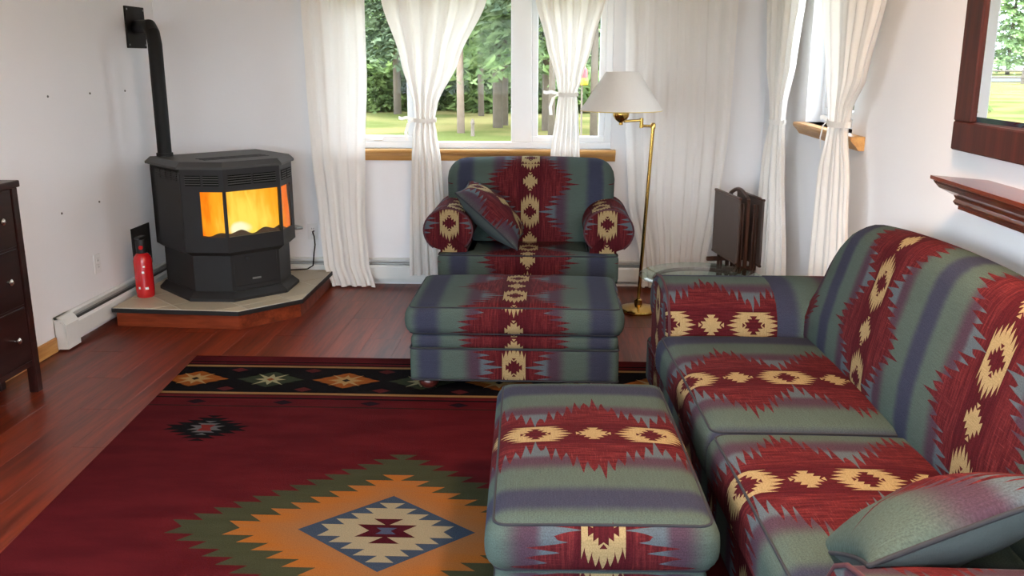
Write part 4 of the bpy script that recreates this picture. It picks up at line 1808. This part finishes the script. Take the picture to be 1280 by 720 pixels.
for u in (-0.17, 0.15):
    sl(u, u + 0.024, -0.012, 0.012, 0.03, 0.74).build('upright', M['tray_wood'], st)
    sl(u - 0.004, u + 0.028, -0.15, 0.15, 0.0, 0.03).build('foot', M['tray_wood'], st)
    sl(u, u + 0.024, -0.145, 0.145, 0.275, 0.303).build('hook_bar', M['tray_wood'], st)
mb = MB().tube([tuple(cs + dd * (-0.16 + 0.32 * t) + Vector((0, 0, 0.735 + 0.045 * math.sin(math.pi * t)))) for t in np.linspace(0, 1, 14)], 0.013, 10)
mb.build('handle', M['tray_wood'], st, smooth=True)
sl(-0.17, 0.174, -0.008, 0.008, 0.10, 0.125).build('cross_rail', M['tray_wood'], st)

# ------------------------------------------------------------------ mirror and ledge on the right wall
mr = thing('wall_mirror', 'large mirror in a dark mahogany frame on the right wall', 'mirror', (XR, 2.75, 1.29))
my0, my1, mz0, mz1 = 1.95, 3.30, 1.295, 2.25
fwid = 0.135
mx0 = XR - 0.052
M_ = MB().box(mx0, XR, my0, my1, mz0, mz0 + 0.098, 0.005)
M_.build('frame_rail', M['mirror_frame'], mr)
MB().box(mx0, XR, my0, my1, mz1 - 0.098, mz1, 0.005).build('frame_rail', M['mirror_frame'], mr)
MB().box(mx0, XR, my0, my0 + fwid, mz0 + 0.098, mz1 - 0.098, 0.005).build('frame_stile', M['mirror_frame'], mr)
MB().box(mx0, XR, my1 - fwid, my1, mz0 + 0.098, mz1 - 0.098, 0.005).build('frame_stile', M['mirror_frame'], mr)
ga0, ga1, gb0, gb1 = my0 + fwid, my1 - fwid, mz0 + 0.098, mz1 - 0.098
gx, bw = XR - 0.030, 0.022
GT = 0.0175          # the glass sits a degree out of true in its frame
vs = [(gx + 0.004, ga0, gb0), (gx + 0.004, ga1, gb0), (gx + 0.004, ga1, gb1), (gx + 0.004, ga0, gb1),
      (gx, ga0 + bw, gb0 + bw), (gx, ga1 - bw, gb0 + bw), (gx, ga1 - bw, gb1 - bw), (gx, ga0 + bw, gb1 - bw)]
fs = [(4, 7, 6, 5), (0, 4, 5, 1), (1, 5, 6, 2), (2, 6, 7, 3), (3, 7, 4, 0)]
vs = [(x_ - GT * (y_ - ga0 - 0.35), y_, z_) for x_, y_, z_ in vs]
MB().add(vs, fs).add([(gx + 0.016, ga0, gb0), (gx + 0.016, ga1, gb0), (gx + 0.016, ga1, gb1), (gx + 0.016, ga0, gb1)], [(0, 1, 2, 3)]).build('mirror_glass', M['mirror'], mr)

# moulded ledge below: plate on top, cove and steps under it
SD = 0.135
prof = [(0.0, 1.212), (SD, 1.212), (SD, 1.200), (SD - 0.008, 1.196), (SD - 0.012, 1.188), (SD - 0.024, 1.172), (SD - 0.046, 1.160), (SD - 0.060, 1.152),
        (SD - 0.066, 1.140), (SD - 0.060, 1.130), (SD - 0.066, 1.120), (SD - 0.074, 1.116), (SD - 0.074, 1.106), (SD - 0.084, 1.102), (0.0, 1.102)]
mb = MB()
ye0, ye1 = 1.85, 3.10
n = len(prof)
# mitred end: every profile point steps back by its own inset
for side in (0, 1):
    for d, z in prof:
        y = (ye1 + d - SD + 0.135) if side else (ye0 - d + SD - 0.135)
        mb.v.append((XR - d, y, z))
for i in range(n):
    j = (i + 1) % n
    mb.f.append((i, j, n + j, n + i))
mb.f.append(tuple(range(n))[::-1])
mb.f.append(tuple(range(n, 2 * n)))
tag(mb.build('wall_ledge', M['shelf_wood']), 'mahogany moulded wall ledge under the mirror', 'shelf')


# ------------------------------------------------------------------ curtains
def smooth_keys(keys, z):
    ks = sorted(keys)
    if z <= ks[0][0]:
        return ks[0][1:]
    for a, b_ in zip(ks[:-1], ks[1:]):
        if a[0] <= z <= b_[0]:
            t = (z - a[0]) / (b_[0] - a[0])
            t2 = t * t * (3 - 2 * t) * 0.5 + t * 0.5
            return tuple(p + (q - p) * t2 for p, q in zip(a[1:], b_[1:]))
    return ks[-1][1:]


def curtain(label, axis, plane, sgn, keys, nf, mat, tie=None, seed=0, sharp=1.0, cols=None, tails=-1):
    """keys: (z, a, b, fold amplitude); sgn: which way the folds face into the room"""
    r = random.Random(seed)
    zs_lo, zs_hi = min(k[0] for k in keys), max(k[0] for k in keys)
    a_mid = sum(k[1] + k[2] for k in keys) / (2 * len(keys))
    loc = (a_mid, plane, zs_lo) if axis == 'x' else (plane, a_mid, zs_lo)
    root = thing('curtain', label, 'curtain', loc, group='white curtains')
    cols = cols or nf * 14
    rows = 90
    ph = [r.uniform(-0.5, 0.5) for _ in range(nf + 2)]
    hts = [r.uniform(0.55, 1.25) for _ in range(nf + 2)]

    def pt(u, v):
        z = zs_lo + (zs_hi - zs_lo) * v
        a, b_, amp = smooth_keys(keys, z)
        q = u
        k = q * nf + 0.10 * math.sin(z * 2.1 + q * 5 + seed)
        i = int(max(0, min(nf, math.floor(k))))
        fr = k - math.floor(k)
        h0, h1 = hts[i], hts[min(i + 1, nf + 1)]
        w = math.cos(2 * math.pi * fr)
        w = math.copysign(abs(w) ** sharp, w)
        dep = amp * (w * (h0 * (1 - fr) + h1 * fr) + 0.25 * math.sin(k * 15.7 + z * 1.3))
        lat = a + (b_ - a) * q + amp * 0.35 * math.sin(4 * math.pi * fr) * 0.5
        d = plane + sgn * (0.012 + dep * 0.5 + amp * 0.5)
        if z < zs_lo + 0.03 and axis == 'x':
            pass
        return (lat, d, z) if axis == 'x' else (d, lat, z)
    MB().grid(pt, cols, rows).build('panel', mat, root, smooth=True)
    if tie is not None:
        z, = tie
        a, b_, amp = smooth_keys(keys, z)
        c, h = (a + b_) / 2, (b_ - a) / 2 + 0.010
        dp = amp * 0.65 + 0.014
        ring = []
        for k in range(28):
            t = 2 * math.pi * k / 28
            ring.append((c + h * math.cos(t), plane + sgn * (0.012 + amp * 0.5) + dp * math.sin(t), z + 0.006 * math.sin(t)))
        if axis == 'y':
            ring = [(p[1], p[0], p[2]) for p in ring]
        # flat band around the gathers
        mb = MB()
        nb_ = len(ring)
        for p in ring:
            mb.v.append((p[0], p[1], p[2] - 0.013))
            mb.v.append((p[0], p[1], p[2] + 0.013))
        for k in range(nb_):
            j = (k + 1) % nb_
            mb.f.append((2 * k, 2 * j, 2 * j + 1, 2 * k + 1))
        mb.build('tie_band', mat, root, smooth=True)
        for q, (du, dz) in enumerate(((0.05, -0.14), (0.075, 0.015))):
            s = tails
            path = [(c + s * (h - 0.01), 0.0, z), (c + s * (h + du * 0.6), 0.012, z + dz * 0.25 + 0.012), (c + s * (h + du), 0.016, z + dz * 0.6), (c + s * (h + du * (0.9 if dz < 0 else 1.3)), 0.012, z + dz)]
            mb = MB()
            for p in path:
                dd_ = plane + sgn * (0.02 + amp * 0.5 + p[1])
                for w in (-0.011, 0.011):
                    if axis == 'x':
                        mb.v.append((p[0] + (w if dz < 0 else 0), dd_, p[2] + (0 if dz < 0 else w)))
                    else:
                        mb.v.append((dd_, p[0] + (w if dz < 0 else 0), p[2] + (0 if dz < 0 else w)))
            for k in range(len(path) - 1):
                mb.f.append((2 * k, 2 * k + 2, 2 * k + 3, 2 * k + 1))
            mb.build('tie_end', mat, root, smooth=True)
    return root


CT = 2.30
PB_ = YB - 0.105
curtain('long white curtain hanging straight to the floor beside the stove', 'x', PB_, -1,
        [(0.012, -1.60, -1.29, 0.045), (0.17, -1.65, -1.33, 0.035), (0.5, -1.67, -1.345, 0.026), (0.92, -1.70, -1.325, 0.022), (1.5, -1.715, -1.29, 0.022), (1.98, -1.73, -1.29, 0.022), (CT, -1.74, -1.27, 0.03)], 4, M['curtain'], seed=3)
curtain('white curtain tied in the middle at the left side of the triple window', 'x', PB_, -1,
        [(0.10, -1.03, -0.72, 0.045), (0.5, -1.02, -0.765, 0.045), (0.92, -1.005, -0.795, 0.04), (1.10, -0.995, -0.82, 0.034), (1.19, -0.975, -0.835, 0.034), (1.30, -0.985, -0.815, 0.036), (1.59, -1.065, -0.67, 0.04), (1.98, -1.18, -0.48, 0.045), (CT, -1.26, -0.36, 0.05)], 5, M['curtain'], tie=(1.195,), seed=5)
curtain('white curtain tied in the middle at the right side of the triple window', 'x', PB_, -1,
        [(0.10, -0.06, 0.20, 0.045), (0.5, -0.05, 0.18, 0.045), (0.98, -0.035, 0.155, 0.04), (1.25, 0.0, 0.145, 0.034), (1.37, 0.015, 0.135, 0.034), (1.46, 0.0, 0.165, 0.036), (1.7, -0.07, 0.24, 0.04), (1.98, -0.145, 0.32, 0.045), (CT, -0.21, 0.40, 0.05)], 5, M['curtain'], tie=(1.37,), seed=8)
curtain('wide sheer white curtain hanging straight behind the floor lamp', 'x', PB_, -1,
        [(0.03, 0.62, 1.03, 0.035), (0.2, 0.60, 1.06, 0.028), (0.65, 0.50, 1.13, 0.02), (1.2, 0.46, 1.17, 0.017), (1.98, 0.45, 1.18, 0.017), (CT, 0.44, 1.19, 0.02)], 7, M['sheer'], seed=12)
PR_ = XR - 0.075
curtain('white curtain tied at the far side of the right wall window', 'y', PR_, -1,
        [(0.03, 5.10, 6.02, 0.05), (0.45, 5.18, 6.0, 0.045), (1.0, 5.40, 5.92, 0.04), (1.24, 5.50, 5.80, 0.034), (1.35, 5.48, 5.84, 0.036), (1.57, 5.32, 5.98, 0.04), (1.95, 5.20, 6.06, 0.045), (CT, 5.12, 6.12, 0.05)], 5, M['curtain'], tie=(1.24,), seed=15)
curtain('white curtain tied at the near side of the right wall window', 'y', PR_, -1,
        [(0.03, 4.04, 4.68, 0.05), (0.5, 4.06, 4.68, 0.045), (1.05, 4.18, 4.66, 0.04), (1.28, 4.30, 4.57, 0.034), (1.38, 4.26, 4.59, 0.036), (1.52, 4.08, 4.66, 0.04), (1.88, 3.88, 4.82, 0.045), (CT, 3.82, 4.96, 0.05)], 5, M['curtain'], tie=(1.31,), seed=21, tails=1)
rod = MB().tube([(-1.85, PB_ - 0.03, CT + 0.005), (1.30, PB_ - 0.03, CT + 0.005)], 0.012, 12)
rd = thing('curtain_rod', 'white curtain rod above the triple window', 'rod', (-0.3, PB_, CT))
rod.build('rod', M['vinyl'], rd, smooth=True, auto=40)
for x in (-1.82, -0.55, 1.27):
    MB().box(x - 0.01, x + 0.01, PB_ - 0.035, YB, CT - 0.008, CT + 0.02, 0.003).build('bracket', M['vinyl'], rd)
rd = thing('curtain_rod', 'white curtain rod above the right wall window', 'rod', (PR_, 5.1, CT))
MB().tube([(PR_ - 0.03, 3.9, CT + 0.005), (PR_ - 0.03, 6.36, CT + 0.005)], 0.012, 12).build('rod', M['vinyl'], rd, smooth=True, auto=40)
for y in (3.93, 6.33):
    MB().box(PR_ - 0.035, XR, y - 0.01, y + 0.01, CT - 0.008, CT + 0.02, 0.003).build('bracket', M['vinyl'], rd)

# ------------------------------------------------------------------ ceiling lamp (behind and above the viewer's frame)
cl = thing('ceiling_light', 'round frosted dome ceiling light above the sofa end of the room', 'lamp', (0.70, 1.9, ZC - 0.12))
M['dome'] = emit_material('dome_glass_lit', (1.0, 0.67, 0.44, 1), CEILING_LAMP)
MB().lathe([(0.0, ZC - 0.12), (0.06, ZC - 0.115), (0.11, ZC - 0.095), (0.14, ZC - 0.06), (0.15, ZC - 0.025)], 0.70, 1.9, 32, cap=False).build('dome', M['dome'], cl, smooth=True)
MB().lathe([(0.155, ZC - 0.03), (0.165, ZC - 0.02), (0.165, ZC), (0.0, ZC)], 0.70, 1.9, 32, cap=False).build('pan', M['brass'], cl, smooth=True, auto=40)

# ------------------------------------------------------------------ outdoors
GZ0 = -0.3


def lawn_mat():
    m, nt, b = new_mat('lawn_grass')
    tc = tex_coord()
    n = noise(tc, 0.35, 4)
    n2 = noise(tc, 14.0, 3)
    c = mixc(n.step(0.35, 0.65), rgb(90, 96, 54), rgb(126, 117, 76))
    c = mulc(c, n2 * 0.5 + 0.75)
    nt.links.new(c, b.inputs['Base Color'])
    b.inputs['Roughness'].default_value = 1.0
    b.inputs['Specular IOR Level'].default_value = 0.0
    bump(b, n2, 0.4, 0.05)
    return m


M['lawn'] = lawn_mat()
M['road'] = simple('gravel_road', rgb(96, 95, 94), 1.0, var=0.12, nscale=6, spec=0.0)
M['ground_litter'] = simple('forest_litter', rgb(74, 72, 48), 0.95, var=0.35, nscale=1.5)
mb = MB().grid(lambda u, v: (-70 + 140 * u, YB + WT + 0.05 + 34.0 * v, GZ0), 40, 20)
mb.grid(lambda u, v: (-130 + 119 * u, YB + WT + 34.05 + 110 * v, GZ0), 20, 20)
mb.grid(lambda u, v: (-130 + 60 * u, YB + WT + 0.05 + 34.0 * v, GZ0), 20, 20)
lw = struct(mb.build('lawn', M['lawn']), 'sunlit lawn between the house and the trees')
mb = MB().grid(lambda u, v: (XR + WT + 0.05 + 60 * u, -40 + (40 + YB + WT) * v, GZ0), 10, 10)
struct(mb.build('lawn', M['lawn']), 'lawn beside the house')
mb = MB().grid(lambda u, v: (-70 + (XR + WT + 70) * u, -40 + (40 + YF - WT - 0.05) * v, GZ0), 10, 10)
struct(mb.build('lawn', M['lawn']), 'lawn behind the viewer')
mb = MB().grid(lambda u, v: (-11 + 81 * u, YB + WT + 34.0 + 40 * v, GZ0 + 0.01), 20, 8)
struct(mb.build('forest_ground', M['ground_litter']), 'leaf litter under the trees')
mb = MB().grid(lambda u, v: (-125 + 108 * u, 80 + 26 * v, GZ0 + 0.05), 10, 3)
struct(mb.build('road', M['road']), 'grey gravel road beyond the lawn')

M['bark'] = simple('spruce_bark', rgb(104, 92, 80), 0.95, var=0.3, nscale=6)
M['bark_pale'] = simple('pine_bark_pale', rgb(142, 122, 108), 0.95, var=0.25, nscale=6)


def leaf_mat(name, a, b_):
    m, nt, b = new_mat(name)
    tc = tex_coord()
    n = noise(tc, 1.8, 3)
    oi = nt.nodes.new('ShaderNodeObjectInfo')
    c = mixc(n.step(0.3, 0.7), a, b_)
    c = mulc(c, X(oi.outputs['Random']) * 0.5 + 0.75)
    nt.links.new(c, b.inputs['Base Color'])
    b.inputs['Roughness'].default_value = 0.8
    b.inputs['Specular IOR Level'].default_value = 0.2
    tr = nt.nodes.new('ShaderNodeBsdfTranslucent')
    nt.links.new(c, tr.inputs[0])
    mx = nt.nodes.new('ShaderNodeMixShader')
    mx.inputs[0].default_value = 0.35
    out = nt.nodes['Material Output']
    nt.links.new(b.outputs[0], mx.inputs[1])
    nt.links.new(tr.outputs[0], mx.inputs[2])
    nt.links.new(mx.outputs[0], out.inputs[0])
    return m


M['needles'] = leaf_mat('spruce_needles', rgb(74, 90, 68), rgb(126, 140, 104))
M['needles_lite'] = leaf_mat('spruce_needles_light', rgb(110, 136, 84), rgb(168, 188, 130))
M['bush'] = leaf_mat('undergrowth_leaves', rgb(78, 98, 54), rgb(134, 154, 88))


def foliage_mesh(zlo, zhi, rmax, nbr, per, seed, droop=0.35, size=0.22):
    r = np.random.default_rng(seed)
    V, Fc = [], []
    nlev = nbr
    for k in range(nlev):
        f = (k + r.random()) / nlev
        z = zlo + (zhi - zlo) * f ** 1.15
        R = rmax * (1 - f) ** 0.8 * r.uniform(0.75, 1.1) + 0.15
        a = r.uniform(0, 2 * math.pi)
        for q in range(per):
            t = r.uniform(0.12, 1.0)
            px = R * t * math.cos(a)
            py = R * t * math.sin(a)
            pz = z - droop * R * t * t + r.normal(0, 0.05)
            w = 0.32 * R * (1 - 0.6 * t) * r.uniform(-1, 1)
            px += -math.sin(a) * w
            py += math.cos(a) * w
            s = size * r.uniform(0.6, 1.4)
            d = a + r.normal(0, 0.7)
            dx, dy = math.cos(d) * s, math.sin(d) * s
            ox, oy = -math.sin(d) * s * 0.35, math.cos(d) * s * 0.35
            i = len(V)
            tl = r.normal(0, 0.4) * s
            V += [(px - ox, py - oy, pz - tl * 0.5), (px + ox, py + oy, pz + tl * 0.5), (px + dx, py + dy, pz - s * r.uniform(0.1, 0.6))]
            Fc.append((i, i + 1, i + 2))
    mb = MB()
    mb.v, mb.f = V, Fc
    return mb


def make_tree(label, loc, zlo, zhi, rmax, tr, bark, leaves, seed, nbr=150, per=42, group=None, size=0.22, name='spruce_tree'):
    t = thing(name, label, 'tree', loc, random.uniform(0, 6), group)
    h = zhi + 0.3
    MB().tube([(0, 0, -0.1), (0.02, 0.0, h * 0.3), (0.0, 0.03, h * 0.7), (0, 0, h)], [tr * 1.2, tr, tr * 0.6, 0.02], 10).build('trunk', M[bark], t, smooth=True, local=True)
    foliage_mesh(zlo, zhi, rmax, nbr, per, seed, size=size).build('foliage', M[leaves], t, local=True)
    return t


def at(px, dist):
    """ground spot seen through the window at column px, dist metres out"""
    a = YAW - math.atan((px - 640) / 1183.0)
    return (-math.tan(a) * dist, dist, GZ0)


# trees that stand out through the window
make_tree('pale bare trunked pine on the lawn right of the left tied curtain', at(575, 24.5), 3.6, 9.5, 2.0, 0.085, 'bark_pale', 'needles', 31, 90, 40, name='pine_tree')
make_tree('grey trunked pine standing just left of the window mullion', at(631, 27.5), 3.4, 10, 2.0, 0.085, 'bark', 'needles', 32, 90, 40, name='pine_tree')
make_tree('pine with a reddish trunk seen right of the right tied curtain', at(744, 23.5), 2.9, 9, 1.8, 0.085, 'bark', 'needles', 33, 90, 40, name='pine_tree')
make_tree('pine trunk showing left of the right tied curtain', at(690, 23.0), 3.2, 9, 1.6, 0.075, 'bark', 'needles', 34, 80, 40, name='pine_tree')
make_tree('light green spruce with low boughs seen in the middle window pane', at(622, 26.5), 1.9, 10, 2.3, 0.12, 'bark', 'needles_lite', 35, 150, 60)
make_tree('light green spruce with low boughs seen in the right window pane', at(684, 25.5), 1.7, 9, 1.6, 0.12, 'bark', 'needles_lite', 36, 130, 60)
make_tree('dark trunked spruce at the forest edge in the left window pane', at(495, 33.0), 2.2, 10, 2.2, 0.12, 'bark', 'needles', 37, 150, 60)
make_tree('thin grey trunked spruce at the forest edge in the middle pane', at(601, 32.0), 2.4, 10, 2.0, 0.09, 'bark', 'needles', 38, 140, 60)
protos = [make_tree('spruce in the dense dark forest behind the lawn', (-9 + 5.0 * k, 40 + k, GZ0), 0.9 + 0.3 * (k % 3), 8.5 + k, 2.2 + 0.2 * (k % 2), 0.13, 'bark', 'needles' if k % 3 else 'needles_lite', 50 + k, 170, 52, 'forest spruces behind the lawn', 0.27) for k in range(4)]
rr = random.Random(4)
spots = []
for row, (yy, step) in enumerate(((37.5, 2.3), (41.5, 2.5), (46, 2.8), (52, 3.2))):
    x = -16 - row * 1.5
    while x < 22 + row * 2:
        pxv = 696.8 + 1183.0 * x / yy
        if x > -0.27 * yy and not (450 < pxv < 500):
            spots.append((x + rr.uniform(-0.7, 0.7), yy + rr.uniform(-1.2, 1.2)))
        x += step
for i, (x, y) in enumerate(spots):
    o = copy_tree(protos[i % 4])
    o.location = (x, y, GZ0)
    s_ = rr.uniform(0.85, 1.2)
    o.scale = (s_, s_, s_)
    o.rotation_euler = (0, 0, rr.uniform(0, 6))
# undergrowth at the edge of the forest
b0 = None
for i in range(34):
    x = -13 + i * 0.72 + rr.uniform(-0.3, 0.3)
    if b0 is None:
        b0 = thing('undergrowth_bush', 'low green undergrowth bush at the forest edge', 'bush', (x, 36, GZ0), 0, 'undergrowth at the forest edge')
        foliage_mesh(0.15, 1.9, 1.2, 60, 30, 77, 0.1, 0.24).build('leaves', M['bush'], b0, local=True)
        MB().tube([(0, 0, -0.05), (0, 0, 1.2)], [0.03, 0.01], 6).build('stem', M['bark'], b0, local=True)
        o = b0
    else:
        o = copy_tree(b0)
    o.location = (x, 35.0 + rr.uniform(-0.8, 1.6), GZ0)
    s_ = rr.uniform(0.6, 1.15)
    o.scale = (s_, s_, s_)
    o.rotation_euler = (0, 0, rr.uniform(0, 6))
# red and yellow feeder hanging beyond the right casement
p = at(728, 12.0)
fd = thing('bird_feeder', 'red and yellow bird feeder on a pole outside the right window pane', 'feeder', (p[0], p[1], GZ0))
M['feeder_red'] = simple('feeder_red', rgb(150, 34, 34), 0.4)
M['feeder_yellow'] = simple('feeder_yellow', rgb(170, 132, 22), 0.4)
zf = 1.28
MB().lathe([(0.0, zf), (0.075, zf), (0.08, zf + 0.015), (0.075, zf + 0.085)], p[0], p[1], 18).build('tray', M['feeder_yellow'], fd, smooth=True, auto=40)
MB().lathe([(0.072, zf + 0.085), (0.068, zf + 0.19), (0.03, zf + 0.235), (0.0, zf + 0.24)], p[0], p[1], 18).build('hood', M['feeder_red'], fd, smooth=True, auto=40)
MB().tube([(p[0], p[1], GZ0), (p[0], p[1], zf)], 0.012, 8).build('pole', M['bark'], fd)
p = at(590, 23.5)
gs = thing('garden_post', 'small grey garden post standing on the lawn', 'post', (p[0], p[1], GZ0))
MB().lathe([(0.0, GZ0), (0.05, GZ0), (0.04, GZ0 + 0.3), (0.055, GZ0 + 0.32), (0.03, GZ0 + 0.42), (0.0, GZ0 + 0.44)], p[0], p[1], 12).build('post', M['bark'], gs)
MB().tube([(p[0], p[1], GZ0 + 0.36), (p[0], p[1] - 0.12, GZ0 + 0.36), (p[0], p[1] - 0.14, GZ0 + 0.3)], 0.018, 8).build('spout', M['bark'], gs)
# rail fence along the road
fn = thing('rail_fence', 'dark wooden rail fence beside the road', 'fence', (-45, 74.0, GZ0))
x = -75.0
while x < -20.0:
    MB().box(x - 0.1, x + 0.1, 73.9, 74.1, GZ0, GZ0 + 1.25, 0.01).build('fence_post', M['bark'], fn)
    if x + 3.0 < -19:
        for z in (0.5, 1.0):
            MB().tube([(x, 73.9, GZ0 + z), (x + 3.0, 73.9, GZ0 + z + 0.02)], 0.07, 8).build('rail', M['bark'], fn)
    x += 3.0
x = -112.0
k = 0
while x < -28.0:
    o = copy_tree(protos[k % 4])
    o['label'] = 'spruce in the distant tree line beyond the road'
    o['group'] = 'distant tree line beyond the road'
    o.location = (x + rr.uniform(-1, 1), 120 + rr.uniform(-3, 3), GZ0)
    o.scale = (1.7, 1.7, 1.5)
    o.rotation_euler = (0, 0, rr.uniform(0, 6))
    x += 3.6
    k += 1

# drop helper properties
for o in bpy.data.objects:
    if '_o' in o:
        del o['_o']
